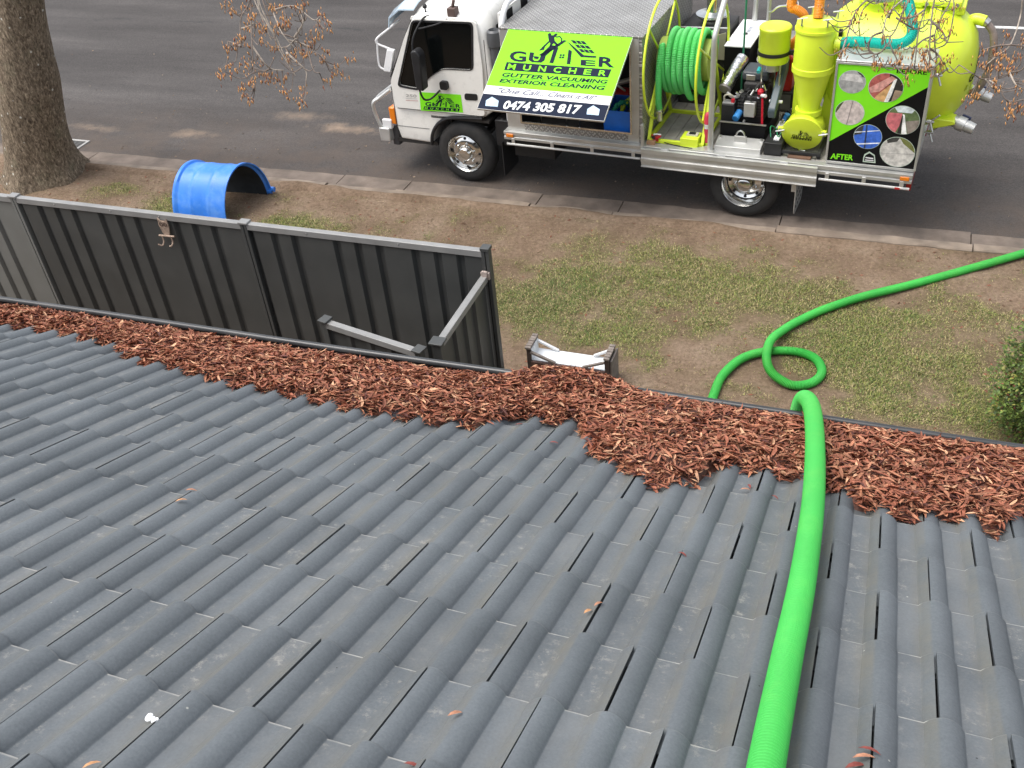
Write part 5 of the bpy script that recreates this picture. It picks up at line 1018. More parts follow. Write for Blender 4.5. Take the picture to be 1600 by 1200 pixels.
# the lifted door: local u along x, v down the slope
HP = Vector((.730, .03, 1.952)); VD = Vector((0, -.93, -.532)).normalized(); ND = Vector((0, -VD.z, VD.y)).normalized() * -1
if ND.z < 0: ND = -ND
SW, SH = 1.440, 1.09
def sp(u, v, lf): return HP + Vector((1, 0, 0)) * u + VD * v + ND * (lf + .0125)
mb = MB(); c8 = [HP + Vector((1, 0, 0)) * u + VD * v + ND * w for w in (-.0125, .0120) for v in (0, SH) for u in (0, SW)]; mb.add(c8, [(0, 1, 3, 2), (4, 6, 7, 5), (0, 4, 5, 1), (1, 5, 7, 3), (3, 7, 6, 2), (2, 6, 4, 0)]); sdoor = mb.build('sign_door', alu, tk, bev=.002)
sgm = homog([(245, 183), (1078, 240), (875, 812), (20, 715)], [(0, 0), (SW, 0), (SW, SH), (0, SH)])
sg = Print(sp); r0 = sgm((85, 560))[1]; r1 = sgm((60, 615))[1]
sg.poly(lime, [(.004, .004), (SW - .004, .004), (SW - .004, r0), (.004, r0)], .0006); sg.poly(vwhite, [(.004, r0), (SW - .004, r0), (SW - .004, r1), (.004, r1)], .0006); sg.poly(navy, [(.004, r1), (SW - .004, r1), (SW - .004, SH - .004), (.004, SH - .004)], .0006)
logo(sg, sgm, navy, navy, lime, .003)
tq = lambda *p: [sgm(q) for q in p]
sg.text(navy, 'GUTTER VACUUMING', tq((200, 478), (905, 534), (897, 560), (190, 505)), .003, .03, .15); sg.text(navy, 'EXTERIOR CLEANING', tq((182, 518), (888, 574), (880, 602), (172, 543)), .003, .03, .15)
sg.poly(navy, tq((190, 510), (898, 566), (897, 568), (189, 512)), .003)
sg.text(mat('script_blue', (.03, .04, .10), .5), '"One Call... Cleans it All"', tq((172, 578), (835, 640), (825, 670), (160, 612)), .003, .006, .45)
sg.text(vwhite, '0474 305 817', tq((208, 664), (730, 702), (715, 765), (192, 722)), .003, .035, .15)
hb = mat('badge_blue', (.42, .58, .74), .5)
for ox, oy in ((123, 672), (803, 738)):
    sg.poly(mat('badge_blue_%d' % (ox > 400), (.42, .58, .74), .5), tq((ox - 40, oy - 10), (ox, oy - 34), (ox + 44, oy - 6), (ox + 36, oy + 34), (ox - 46, oy + 26)), .003); sg.poly(vwhite, tq((ox - 26, oy - 12), (ox + 2, oy - 22), (ox + 34, oy - 2), (ox + 6, oy + 4), (ox - 4, oy + 22), (ox - 16, oy + 4)), .0045)
sg.build({'vinyl_lime': 'sign_face', 'vinyl_white': 'sign_band', 'vinyl_navy': 'sign_lettering', 'script_blue': 'slogan', 'badge_blue_0': 'house_badge', 'badge_blue_1': 'house_badge'}, sdoor, T0)
for x in (.86, 2.06): mb = MB(); P0 = Vector((x, .04, 1.35)); P1 = HP + VD * .55 + Vector((x - HP.x, 0, 0)) - ND * .02; mb.tube([P0, P0.lerp(P1, .55)], .012, 8); mb.tube([P0.lerp(P1, .55), P1], .006, 8); mb.build('gas_strut', bolt, sdoor)
# ---------------------------------------------------------------- before / after cabinet
ca = tthing('cabinet', 'aluminium cabinet printed with before and after circles at the truck rear', 'cabinet', (4.7, .22, .767)); cb = (4.7, .22, .767)
mb = MB(); mb.box(4.262, 5.140, .012, .45, .768, 1.855); mb.build('body', alu, ca, off=cb, bev=.004)
mb = MB(); mb.box(4.252, 5.150, -.006, .455, 1.857, 1.872); mb.build('lid', alu, ca, off=cb, bev=.005)
for (a, b2, c, d) in ((4.254, 4.275, .792, 1.853), (5.125, 5.148, .792, 1.853), (4.2755, 5.1245, 1.832, 1.853), (4.2755, 5.1245, .792, .806)): mb = MB(); mb.box(a, b2, -.008, .011, c, d); mb.build('trim', alu, ca, off=cb, bev=.002)
mb = MB(); mb.box(4.2755, 5.1245, .004, .010, .807, 1.831); pnl = mb.build('panel', vblack, ca, off=cb)
X0, X1, Z0, Z1 = 4.2755, 5.1245, .807, 1.831
bpm = homog([(110, 375), (718, 430), (590, 1055), (40, 1010)], [(0, 0), (X1 - X0, 0), (X1 - X0, Z1 - Z0), (0, Z1 - Z0)])
ba = Print(lambda u, v, lf: (X0 + u, .003 - lf, Z1 - v)); dl = bpm((50, 890))[1]; dr_ = bpm((690, 540))[1]; WW = X1 - X0
ba.poly(lime, [(0, 0), (WW, 0), (WW, dr_), (0, dl)], .0006)
bq = lambda *p: [bpm(q) for q in p]
ba.text(vblack, 'BEFORE', bq((500, 418), (697, 432), (690, 460), (496, 446)), .002, .015); ba.text(lime, 'AFTER', bq((66, 965), (212, 974), (208, 1008), (60, 1000)), .002, .03)
def clip(poly, circ):
    """convex circle clips a polygon"""
    out = poly; n = len(circ)
    for i in range(n):
        a = circ[i]; b2 = circ[(i + 1) % n]; inp = out; out = []
        side = lambda p: (b2[0] - a[0]) * (p[1] - a[1]) - (b2[1] - a[1]) * (p[0] - a[0])
        for k in range(len(inp)):
            p, q2 = inp[k], inp[(k + 1) % len(inp)]; sp_, sq = side(p), side(q2)
            if sp_ >= 0: out.append(p)
            if sp_ * sq < 0: t = sp_ / (sp_ - sq); out.append((p[0] + (q2[0] - p[0]) * t, p[1] + (q2[1] - p[1]) * t))
        if not out: return []
    return out
def pm(nm, c, v=.3, s=25): return mat('print_' + nm, tuple(min(.9, 1.3 * q) for q in c), .6, var=v, scale=s, spec=.15)
CIRC = [((203, 500), 90, [('conc', (.30, .30, .29), None), ('dk', (.05, .05, .045), [(20, -100), (100, -100), (100, -20), (60, -45)]), ('pale', (.46, .45, .43), [(-60, -70), (60, -55), (75, 10), (-80, -20)])]),
        ((425, 540), 112, [('roofred', (.36, .10, .085), None), ('shade', (.03, .028, .025), [(30, -120), (120, -120), (120, 120), (-30, 120), (20, 10)]), ('leaf', (.50, .30, .13), [(50, -40), (66, -70), (30, 20), (-10, 120), (-100, 120), (-60, 60)]), ('white', (.72, .70, .66), [(58, -70), (76, -66), (36, 60), (10, 120), (-16, 120)]), ('pinkish', (.55, .28, .24), [(-110, 0), (40, -90), (70, -70), (-40, 30), (-100, 40)]), ('dirt', (.30, .22, .15), [(60, 20), (110, 30), (80, 120), (30, 120)])]),
        ((187, 703), 95, [('path', (.46, .40, .37), None), ('green2', (.06, .08, .03), [(-120, -20), (-120, -100), (-30, -100), (-90, 0)]), ('joint', (.22, .19, .18), [(22, -100), (27, -100), (-20, 100), (-26, 100)])]),
        ((530, 750), 106, [('hedge', (.10, .14, .06), None), ('sky2', (.50, .56, .56), [(-60, -120), (120, -120), (60, -50), (-30, -60)]), ('roofpink', (.45, .13, .14), [(-120, -60), (0, -50), (-20, 40), (-60, 110), (-120, 110)]), ('drive', (.22, .19, .16), [(20, 10), (120, 0), (120, 110), (30, 110)]), ('white', (.72, .70, .66), [(2, -46), (14, -40), (24, 110), (-12, 110)]), ('shade', (.03, .028, .025), [(0, -40), (4, -30), (-14, 100), (-40, 110)])]),
        ((305, 857), 90, [('solar', (.045, .12, .46), None), ('dk', (.05, .05, .045), [(-100, -100), (-20, -100), (-40, -20), (-100, -10)]), ('frame', (.62, .66, .72), [(-100, -35), (100, -52), (100, -46), (-100, -28)]), ('frame2', (.03, .04, .08), [(-8, -100), (2, -100), (-18, 100), (-28, 100)]), ('frame', (.62, .66, .72), [(-100, 52), (100, 42), (100, 50), (-100, 62)])]),
        ((492, 950), 108, [('slab', (.47, .455, .42), None), ('hedge2', (.14, .15, .05), [(10, -120), (120, -120), (120, 20), (80, -20), (40, -60)]), ('dk', (.05, .05, .045), [(-70, -120), (30, -120), (0, -76), (-60, -64)]), ('jline', (.33, .32, .30), [(-120, 8), (120, 14), (120, 18), (-120, 12)])])]
rim_m = pm('rim', (.40, .48, .40), .05)
for ci_, ((cx_, cy_), r_, lay) in enumerate(CIRC):
    el = lambda k: [(cx_ + k * r_ * math.cos(2 * PI * i / 40), cy_ + k * r_ * .84 * math.sin(2 * PI * i / 40)) for i in range(40)]
    ba.poly(pm('rim%d' % ci_, (.40, .48, .40), .05), [bpm(p) for p in el(1.03)], .0016); ci = el(1.0)
    for k, (nm, col_, poly) in enumerate(lay):
        pts = ci if poly is None else clip([(cx_ + a, cy_ + b2 * .84) for a, b2 in poly], ci)
        if len(pts) >= 3: ba.poly(pm(nm + str(ci_) + str(k), col_), [bpm(p) for p in pts], .0024 + .0006 * k)
ba.poly(rim_m, bq((275, 990), (283, 968), (315, 950), (350, 972), (354, 1022), (272, 1016)), .002); ba.poly(pm('badge_black', (.006, .006, .007)), bq((282, 992), (290, 974), (316, 960), (344, 978), (346, 1014), (280, 1009)), .003); ba.poly(vwhite, bq((290, 984), (340, 990), (340, 998), (290, 992)), .004); ba.poly(vwhite, bq((288, 1000), (342, 1004), (341, 1010), (287, 1006)), .004)
ba.build({'vinyl_lime': 'lime_print', 'vinyl_black': 'black_lettering', 'vinyl_white': 'badge_bars'}, pnl, cb)
for o_ in list(pnl.children):
    if o_.name.split('.')[0] == 'print': o_.name = 'circle_picture'
# bent support hoop ahead of the reel
hp2 = tthing('support_hoop', 'bent silver tube hoop rising between the hose reel and the engine', 'tube frame', (3.03, .03, .767)); hb2 = (3.03, .03, .767)
mb = MB(); mb.tube(spline([(3.03, .03, .768), (3.03, .03, 1.3), (3.03, .03, 1.92), (3.035, .08, 2.06), (3.05, .30, 2.28), (3.06, .60, 2.55), (3.06, 1.0, 2.75), (3.06, 1.5, 2.6), (3.05, 1.8, 2.1), (3.03, 1.84, 1.5), (3.03, 1.84, .768)], .04), .030, 14); mb.build('tube', alu, hp2, off=hb2, smooth=60)
for y in (.03, 1.84): mb = MB(); mb.box(2.98, 3.08, y - .05, y + .05, .767, .775); mb.build('foot', alu, hp2, off=hb2)
# ================================================================== EQUIPMENT ON THE TRAY
DK = .756
def P3(x, y, z): return Vector((x, y, z))
# hose reel
rb_ = (2.62, .5, DK); re2 = tthing('hose_reel', 'fluorescent yellow tubular hose reel with two tall rings', 'hose reel', rb_); CY, CZ, RR = .50, 1.575, .655
for x in (2.335, 2.90):
    mb = MB(); mb.tube([(x, CY + RR * math.cos(a), CZ + RR * math.sin(a)) for a in np.linspace(0, 2 * PI, 48, endpoint=False)], .0145, 8, closed=True); rg = mb.build('ring', vis, re2, off=rb_, smooth=60)
    for k in range(4):
        a = PI / 4 + k * PI / 2 + (.25 if x > 2.5 else 0); mb = MB(); mb.tube([(x, CY + .06 * math.cos(a), CZ + .06 * math.sin(a)), (x, CY + RR * math.cos(a), CZ + RR * math.sin(a))], .012, 8); mb.build('spoke', vis, rg, off=rb_)
mb = MB(); mb.tube([(2.31, CY, CZ), (2.93, CY, CZ)], .06, 14); mb.build('axle', vis, re2, off=rb_)
mb = MB(); mb.tube([(2.335, CY, CZ), (2.90, CY, CZ)], .22, 28); mb.build('drum', mat('drum_olive', (.30, .38, .06), .6), re2, off=rb_)
for x in (2.315, 2.925):
    for y in (.10, .92): mb = MB(); mb.bar((x, CY, CZ), (x, y, DK + .03), .035, .035, up=(1, 0, 0)); mb.build('stand_leg', vis, re2, off=rb_, bev=.003)
for a, b2 in (((2.30, .10, DK + .02), (2.94, .10, DK + .02)), ((2.30, .92, DK + .02), (2.94, .92, DK + .02)), ((2.315, .13, DK + .02), (2.315, .89, DK + .02)), ((2.925, .13, DK + .02), (2.925, .89, DK + .02))): mb = MB(); mb.bar(a, b2, .04, .038); mb.build('stand_foot', vis, re2, off=rb_, bev=.003)
rnd = random.Random(3); pts = []; turns = 7
for i in range(turns * 16 + 1):
    a = PI * .35 + 2 * PI * i / 16; tn = i / 16; x = 2.40 + .066 * tn; r = .285 + .012 * math.sin(tn * 2.3) + (.06 if int(tn) in (2, 4) else 0) * max(0, -math.sin(a)); sag = .05 * max(0, -math.sin(a)) ** 2 * (1 + .8 * math.sin(int(tn) * 2.1))
    pts.append((x, CY + r * math.cos(a), CZ + r * math.sin(a) - sag))
pts = [(2.40, .20, 1.10), (2.40, .17, 1.2), (2.40, .165, 1.34), (2.40, .17, 1.5), (2.40, .21, 1.66), (2.40, .30, 1.78)] + [p for p in pts[4:]]
hc = ribbed(pts, .036, 14, .016, .0055).build('coiled_hose', mat('hose_green_pale', (.095, .54, .13), .42, var=.15, scale=5, dirt=.3, dirtcol=(.22, .60, .22)), None, smooth=50)
hc.matrix_world = TMX; tag(hc, 'pale green ribbed hose wound in seven turns on the yellow reel', 'hose')
cp = tthing('hose_coupling', 'short silver coupling on the free end of the coiled hose', 'coupling', (2.40, .20, 1.04)); mb = MB(); mb.tube([(2.40, .20, 1.11), (2.402, .205, 1.05), (2.404, .21, .97)], [.037, .034, .032], 14); mb.build('sleeve', bolt, cp, off=(2.40, .20, 1.04)); mb = MB(); mb.lathe([(.046, -.012), (.046, .012)], (2.401, .202, 1.075), n=14); mb.build('clamp', chrome, cp, off=(2.40, .20, 1.04))
# chromed outlet and black frame behind the reel
ob_ = (2.55, 1.45, DK); oe = tthing('blower_box', 'black steel blower box with a chromed round outlet behind the reel', 'blower', ob_)
mb = MB(); mb.box(2.31, 2.86, 1.22, 1.82, DK + .001, 1.62); mb.build('housing', steel, oe, off=ob_, bev=.01)
mb = MB(); mb.prism([(2.32, 1.32), (2.86, 1.32), (2.86, 1.63), (2.32, 1.46)], 1.19, 1.215); mb.build('guard_plate', mat('khaki_plate', (.26, .25, .17), .6), oe, off=ob_)
mb = MB(); mb.tube([(2.31, 1.2, 1.66), (2.88, 1.2, 1.68)], .010, 8); mb.build('rail', bolt, oe, off=ob_)
mb = MB(); mb.lathe([(.09, 1.621), (.09, 1.66), (.17, 1.70), (.19, 1.72), (.19, 1.74), (.10, 1.75), (.07, 1.76), (.07, 1.98), (.06, 1.98)], (2.62, 1.5, 0), n=24); mb.build('outlet', chrome, oe, off=ob_)
# engine skid
eb = (3.32, .45, DK); en = tthing('engine', 'black petrol engine on a steel skid with red frame and foil-wrapped muffler', 'engine', eb)
mb = MB(); mb.box(3.07, 3.56, .30, 1.0, .90, .93); mb.box(3.07, 3.56, .275, .299, .80, 1.0); mb.box(3.07, 3.09, .30, 1.0, .757, .899); mb.box(3.54, 3.56, .30, 1.0, .757, .899); mb.build('skid', vblack, en, off=eb, bev=.004)
mb = MB(); mb.bar((3.06, .268, 1.0), (3.57, .268, 1.0), .014, .014); mb.build('skid_lip', bolt, en, off=eb)
mb = MB(); mb.box(3.22, 3.50, .42, .80, .931, 1.25); blk_ = mb.build('engine_block', blk, en, off=eb, bev=.03)
for k in range(6): mb = MB(); mb.box(3.215, 3.505, .415, .805, 1.02 + k * .033, 1.03 + k * .033); mb.build('cooling_fin', steel, blk_, off=eb)
mb = MB(); mb.box(3.21, 3.50, .55, .85, 1.36, 1.46); ac = mb.build('air_filter_cover', mat('cover_slate', (.05, .058, .066), .4, var=.08), en, off=eb, bev=.03, seg=3)
mb = MB(); mb.box(3.26, 3.36, .542, .549, 1.37, 1.43); mb.build('nameplate', bolt, ac, off=eb, bev=.004)
mb = MB(); mb.box(3.25, 3.46, .50, .80, 1.251, 1.359); mb.build('manifold', steel, en, off=eb, bev=.02)
mb = MB(); mb.box(3.30, 3.42, .34, .415, 1.04, 1.20); mb.build('rectifier_plate', alu, en, off=eb, bev=.008)
mb = MB(); mb.tube([(3.24, .42, 1.06), (3.22, .32, 1.02)], .038, 14); mb.build('oil_filter', mat('filter_blue', (.05, .26, .62), .4), en, off=eb)
mb = MB(); mb.tube([(3.30, .41, .97), (3.30, .36, .95)], .018, 10); mb.build('drain_plug', bolt, en, off=eb)
fo_ = mat('foil', (.66, .66, .66), .22, 1.0, var=.3, scale=30, bump=1.0, bscale=22); mb = MB(); mb.tube(spline([(3.06, .46, 1.30), (3.12, .70, 1.44), (3.15, .82, 1.50)], .03), .072, 18); mu = mb.build('muffler', fo_, en, off=eb, smooth=60)
mb = MB(); mb.lathe([(.072, 0), (.066, -.02), (.0001, -.025)], n=18, M=Matrix.Translation((3.06, .455, 1.298)) @ Vector((.06, .24, .14)).to_track_quat('Z', 'Y').to_matrix().to_4x4()); mb.build('muffler_cap', mat('cap_grey', (.24, .22, .21), .5, .4), mu, off=eb)
mb = MB(); mb.tube(spline([(3.09, .44, 1.26), (3.16, .42, 1.22), (3.24, .48, 1.22)], .02), .018, 10); mb.build('exhaust_pipe', alu, mu, off=eb)
for i, (a, b2) in enumerate((((3.49, .36, 1.26), (3.51, .34, .96)), ((3.37, .34, .965), (3.51, .34, .955)), ((3.45, .40, 1.29), (3.53, .36, 1.27)))): mb = MB(); mb.bar(a, b2, .022, .018, up=(0, 1, 0)); mb.build('red_guard', mat('red_paint', (.55, .012, .03), .4), en, off=eb)
mb = MB(); mb.lathe([(.03, 0), (.034, .03), (.02, .05), (.0001, .052)], (3.46, .38, 1.30), n=12); mb.build('fuel_tap', MATS['red_paint'], en, off=eb)
mb = MB(); mb.tube([(3.48, .36, 1.29), (3.53, .31, 1.31)], .018, 10); mb.build('choke_knob', vwhite, en, off=eb)
for k in range(16):
    x = rnd.uniform(3.22, 3.52); z = rnd.uniform(1.18, 1.34); y = rnd.uniform(.36, .50); mb = MB(); mb.tube([(x, y, z), (x + rnd.uniform(-.05, .05), y + rnd.uniform(-.03, .03), z + rnd.uniform(-.05, .05))], rnd.uniform(.010, .022), 8); mb.build('engine_fitting', rnd.choice([bolt, steel, chrome, blk]), en, off=eb)
for k in range(5):
    a = (rnd.uniform(3.2, 3.5), rnd.uniform(.5, .8), 1.3); b2 = (rnd.uniform(3.2, 3.55), rnd.uniform(.35, .6), rnd.uniform(1.0, 1.25)); m_ = ((a[0] + b2[0]) / 2 + .05, (a[1] + b2[1]) / 2 - .07, (a[2] + b2[2]) / 2 + .06); mb = MB(); mb.tube(spline([a, m_, b2], .02), .007, 6); mb.build('cable', blk, en, off=eb)
# belt guard leaning beside the engine
mb = MB(); mb.prism(rounded([(.25, 1.08), (.80, 1.42), (.84, 1.54), (.74, 1.56), (.22, 1.20)], .04), 3.58, 3.66, axis='x'); mb.build('belt_guard', mat('guard_slate', (.06, .085, .10), .4), en, off=eb, bev=.012)
mb = MB(); mb.box(3.56, 3.70, .36, .39, 1.22, 1.245); mb.build('guard_strap', vwhite, en, off=eb, bev=.004)
rt_ = (3.60, .95, DK); rte = tthing('fuel_can', 'red fuel can standing behind the engine under the yellow canister', 'fuel can', (3.60, .95, 1.2)); rt_ = (3.60, .95, 1.2)
mb = MB(); mb.prism(rounded([(3.50, 1.16), (3.70, 1.16), (3.70, 1.52), (3.62, 1.60), (3.50, 1.56)], .03), .82, 1.08); mb.build('can_body', red, rte, off=rt_, bev=.02); mb = MB(); mb.tube([(3.56, .95, 1.56), (3.56, .95, 1.62)], .025, 10); mb.build('can_cap', blk, rte, off=rt_)
sh_ = (3.58, .95, DK); she = tthing('can_shelf', 'black steel shelf frame carrying the red fuel can', 'shelf', (3.6, .95, DK)); mb = MB(); mb.box(3.48, 3.74, .80, 1.10, 1.135, 1.158); mb.build('shelf_plate', steel, she, off=(3.6, .95, DK))
for x in (3.49, 3.72):
    for y in (.81, 1.08): mb = MB(); mb.box(x - .012, x + .012, y - .012, y + .012, DK + .001, 1.134); mb.build('leg', steel, she, off=(3.6, .95, DK))
# battery
bb_ = (3.12, .24, .80); be = tthing('battery', 'black battery with wired terminals beside the silver hoop', 'battery', bb_); mb = MB(); mb.box(3.055, 3.195, .345, .46, .931, 1.16); mb.build('case', blk, be, off=bb_, bev=.008); mb = MB(); mb.box(3.06, 3.19, .35, .455, 1.161, 1.18); mb.build('top', mat('batt_grey', (.28, .28, .28), .5), be, off=bb_, bev=.006)
mb = MB(); mb.tube(spline([(3.07, .40, 1.18), (3.08, .38, 1.25), (3.15, .38, 1.26), (3.18, .42, 1.19)], .02), .009, 8); mb.build('lead', mat('lead_cream', (.55, .52, .42), .5), be, off=bb_); mb = MB(); mb.tube([(3.17, .38, 1.18), (3.17, .38, 1.215)], .02, 10); mb.build('terminal', MATS['red_paint'], be, off=bb_)
# aluminium foot plate with lifting eye
pb_ = (3.32, .12, DK); pe = tthing('mounting_plate', 'bare aluminium mounting plate with a lifting ring before the engine', 'plate', pb_)
mb = MB(); mb.prism([(.04, .757), (.04, .82), (.23, .86), (.25, .757)], 3.07, 3.57, axis='x'); mb.build('folded_plate', alu, pe, off=pb_, bev=.004)
mb = MB(); mb.box(3.26, 3.39, .14, .165, .84, .905); mb.build('eye_base', alu, pe, off=pb_, bev=.003); mb = MB(); mb.tube([(3.325 + .045 * math.cos(a), .152, .905 + .06 * math.sin(a)) for a in np.linspace(0, PI, 16)], .009, 8); mb.build('lifting_ring', bolt, pe, off=pb_)
for x in (3.10, 3.54): mb = MB(); mb.lathe([(.016, 0), (.016, .02), (.0001, .024)], (x, .20, .852), n=8); mb.build('bolt', bolt, pe, off=pb_)
# black box with wiring, right of the engine
kb_ = (3.69, .15, DK); ke = tthing('control_box', 'long black control box with green and white wires beside the cyclone', 'control box', kb_); mb = MB(); mb.box(3.60, 3.785, .07, .30, .757, .90); mb.box(3.66, 3.785, .301, .70, .757, .96); mb.build('box', blk, ke, off=kb_, bev=.006)
mb = MB(); mb.box(3.67, 3.73, .31, .48, .962, .975); mb.box(3.68, 3.74, .14, .24, .902, .915); mb.build('paper_label', vwhite, ke, off=kb_); mb = MB(); mb.tube(spline([(3.64, .2, .905), (3.62, .26, 1.0), (3.67, .30, .96), (3.72, .2, .915), (3.75, .27, .99)], .015), .006, 6); mb.build('green_wire', mat('wire_green', (.02, .22, .10), .5), ke, off=kb_); mb = MB(); mb.tube([(3.72, .52, .97), (3.74, .52, 1.04)], .03, 12); mb.build('blue_cap', MATS['filter_blue'], ke, off=kb_)
for k in range(6): x = rnd.uniform(3.68, 3.77); y = rnd.uniform(.35, .68); mb = MB(); mb.tube([(x, y, .965), (x + .02, y, 1.0 + rnd.uniform(0, .06))], .012, 8); mb.build('fitting', rnd.choice([bolt, blk, chrome]), ke, off=kb_)
# yellow canister in a black clamp
yb = (3.535, .62, 1.55); ye = tthing('filter_canister', 'fluorescent yellow round canister in a black band clamp', 'canister', yb)
mb = MB(); mb.lathe([(.0001, 1.585), (.10, 1.585), (.155, 1.60), (.162, 1.62), (.162, 1.93), (.166, 1.935), (.166, 1.962), (.155, 1.975), (.0001, 1.985)], (3.535, .55, 0), n=36); mb.build('drum', vis, ye, off=yb, smooth=40)
mb = MB(); mb.lathe([(.163, 1.685), (.171, 1.685), (.171, 1.722), (.163, 1.722)], (3.535, .55, 0), n=36, close=True); mb.box(3.69, 3.80, .53, .57, 1.68, 1.725); mb.build('band_clamp', blk, ye, off=yb); mb = MB(); mb.lathe([(.07, 1.50), (.07, 1.584)], (3.535, .55, 0), n=20); mb.build('neck', alu, ye, off=yb)
for x, y in ((3.44, .47), (3.63, .47), (3.535, .69)): mb = MB(); mb.tube([(x, y, 1.10), (x, y, 1.60)], .009, 8); mb.build('support_rod', bolt, ye, off=yb)
mb = MB(); mb.tube([(3.41, .50, 1.53), (3.41, .44, 1.51)], .022, 10); mb.build('teal_plug', mat('teal_plug', (.02, .40, .40), .4), ye, off=yb)
# white cabinet behind, silver bar and green rod
wb = (3.05, 1.45, DK); we = tthing('control_cabinet', 'white-topped black equipment cabinet standing behind the engine', 'cabinet', wb); mb = MB(); mb.box(2.90, 3.185, 1.0, 1.86, DK + .001, 1.545); mb.build('case', vblack, we, off=wb, bev=.004); mb = MB(); mb.box(2.895, 3.19, .995, 1.865, 1.546, 1.562); lid_ = mb.build('lid', vwhite, we, off=wb, bev=.004)
mb = MB(); mb.box(3.02, 3.06, 1.36, 1.40, 1.563, 1.575); mb.build('latch', blk, lid_, off=wb); mb = MB(); mb.box(2.90, 3.185, 1.375, 1.379, 1.5625, 1.5640); mb.build('lid_joint', steel, lid_, off=wb)
for k in range(4): mb = MB(); mb.box(3.03, 3.07, 1.45 + k * .045, 1.47 + k * .045, 1.563, 1.5645); mb.build('vent_slot', mat('slot_blue', (.15, .18, .25), .5), lid_, off=wb)
gb = (3.13, .96, DK); ge = tthing('green_rod', 'tall thin green rod standing upright behind the engine', 'rod', (3.13, .93, DK)); mb = MB(); mb.tube([(3.13, .93, DK), (3.13, .93, 2.6)], .011, 10); mb.build('rod', mat('rod_green', (.03, .22, .12), .4), ge, off=(3.13, .93, DK)); mb = MB(); mb.lathe([(.03, DK), (.03, DK + .03), (.012, DK + .04)], (3.13, .93, 0), n=12); mb.build('socket', blk, ge, off=(3.13, .93, DK))
sb = (3.26, 1.5, DK); se = tthing('silver_post', 'plain silver upright post behind the white cabinet lid', 'post', sb); mb = MB(); mb.tube([(3.26, 1.5, DK), (3.26, 1.5, 2.5)], .024, 12); mb.build('tube', alu, se, off=sb); mb = MB(); mb.box(3.21, 3.31, 1.45, 1.55, DK + .0005, DK + .01); mb.build('foot', alu, se, off=sb)
gbx = (3.45, 1.45, DK); gxe = tthing('blower_unit', 'grey cast blower unit with pipe fittings behind the yellow canister', 'blower', gbx); mb = MB(); mb.box(3.30, 3.70, 1.2, 1.75, DK + .001, 1.35); mb.build('casting', mat('cast_grey', (.24, .235, .22), .55, .4, var=.2), gxe, off=gbx, bev=.04); mb = MB(); mb.lathe([(.16, -.28), (.18, -.24), (.18, .24), (.16, .28)], (3.5, 1.45, 1.42), axis='x', n=28); mb.build('rotor_case', MATS['cast_grey'], gxe, off=gbx)
mb = MB(); mb.tube(spline([(3.42, 1.2, 1.2), (3.36, 1.0, 1.35), (3.34, .86, 1.5)], .03), .05, 12); mb.build('intake_pipe', MATS['cast_grey'], gxe, off=gbx, smooth=60)
# cyclone separator
cyb = (3.97, .38, DK); cy = tthing('cyclone', 'tall fluorescent yellow cyclone separator with round lidded pot', 'cyclone', cyb); cx_, cy_ = 3.975, .38
mb = MB(); mb.lathe([(.0001, 2.12), (.15, 2.115), (.195, 2.10), (.20, 2.085), (.20, 1.66), (.21, 1.655), (.21, 1.60), (.195, 1.595), (.105, 1.19), (.105, 1.165), (.0001, 1.16)], (cx_, cy_, 0), n=40); mb.build('body', vis, cy, off=cyb, smooth=35)
mb = MB(); mb.lathe([(.2005, 2.02), (.212, 2.02), (.212, 2.045), (.2005, 2.045)], (cx_, cy_, 0), n=40, close=True); mb.build('lid_band', vis, cy, off=cyb); mb = MB(); mb.lathe([(.106, 1.19), (.138, 1.188), (.138, 1.135), (.09, 1.13)], (cx_, cy_, 0), n=32); mb.build('neck_flange', vis, cy, off=cyb)
mb = MB(); mb.lathe([(.0001, 1.14), (.10, 1.13), (.17, 1.08), (.20, 1.0), (.19, .90), (.13, .83), (.0001, .80)], (cx_ - .01, cy_, 0), n=36); mb.build('pot', vis, cy, off=cyb, smooth=50)
LM4 = Matrix.Translation((cx_ - .012, .20, .985)) @ Matrix.Rotation(.30, 4, 'X'); mb = MB(); mb.lathe([(.195, .06), (.21, .02), (.215, 0), (.21, -.016), (.17, -.03), (.0001, -.045)], axis='y', n=40, M=LM4); lidp = mb.build('pot_lid', vis, cy, off=cyb, smooth=40)
lp = Print(lambda u, v, lf: LM4 @ Vector((u, -.0335 - .010 * (1 - min(1, (u * u + v * v) / .03)) - .004 - lf, -v))); fq = homog([(195, 190), (965, 215), (945, 535), (185, 480)], [(-.115, -.085), (.12, -.085), (.115, .06), (-.115, .06)]); logo(lp, fq, vblack, vblack, vis, .002); lp.build({'vinyl_black': 'pot_logo', 'hi_vis_yellow': 'pot_logo_letters'}, lidp, cyb)
for a in (.15, PI - .15, -PI / 2):
    c = LM4 @ Vector((.225 * math.cos(a), -.01, .225 * math.sin(a))); mb = MB(); mb.lathe([(.02, -.03), (.022, .03)], c, axis='y', n=10); mb.tube([c + Vector((-.045, -.03, -.012)), c + Vector((0, -.035, 0)), c + Vector((.045, -.03, .012))], .008, 6); mb.build('wing_nut', bolt, cy, off=cyb)
    mb = MB(); mb.box(c.x - .028, c.x + .028, c.y - .012, c.y + .025, c.z - .028, c.z + .028); mb.build('lug', vis, cy, off=cyb, bev=.006)
for a in (-2.2, -.9, .5, 2): c = Vector((cx_ + .205 * math.cos(a), cy_ + .205 * math.sin(a), 2.10)); mb = MB(); mb.tube([c, c + Vector((0, 0, .07))], .010, 8); mb.tube([c + Vector((-.05, 0, .065)), c + Vector((.05, .01, .08))], .007, 6); mb.build('wing_nut', bolt, cy, off=cyb)
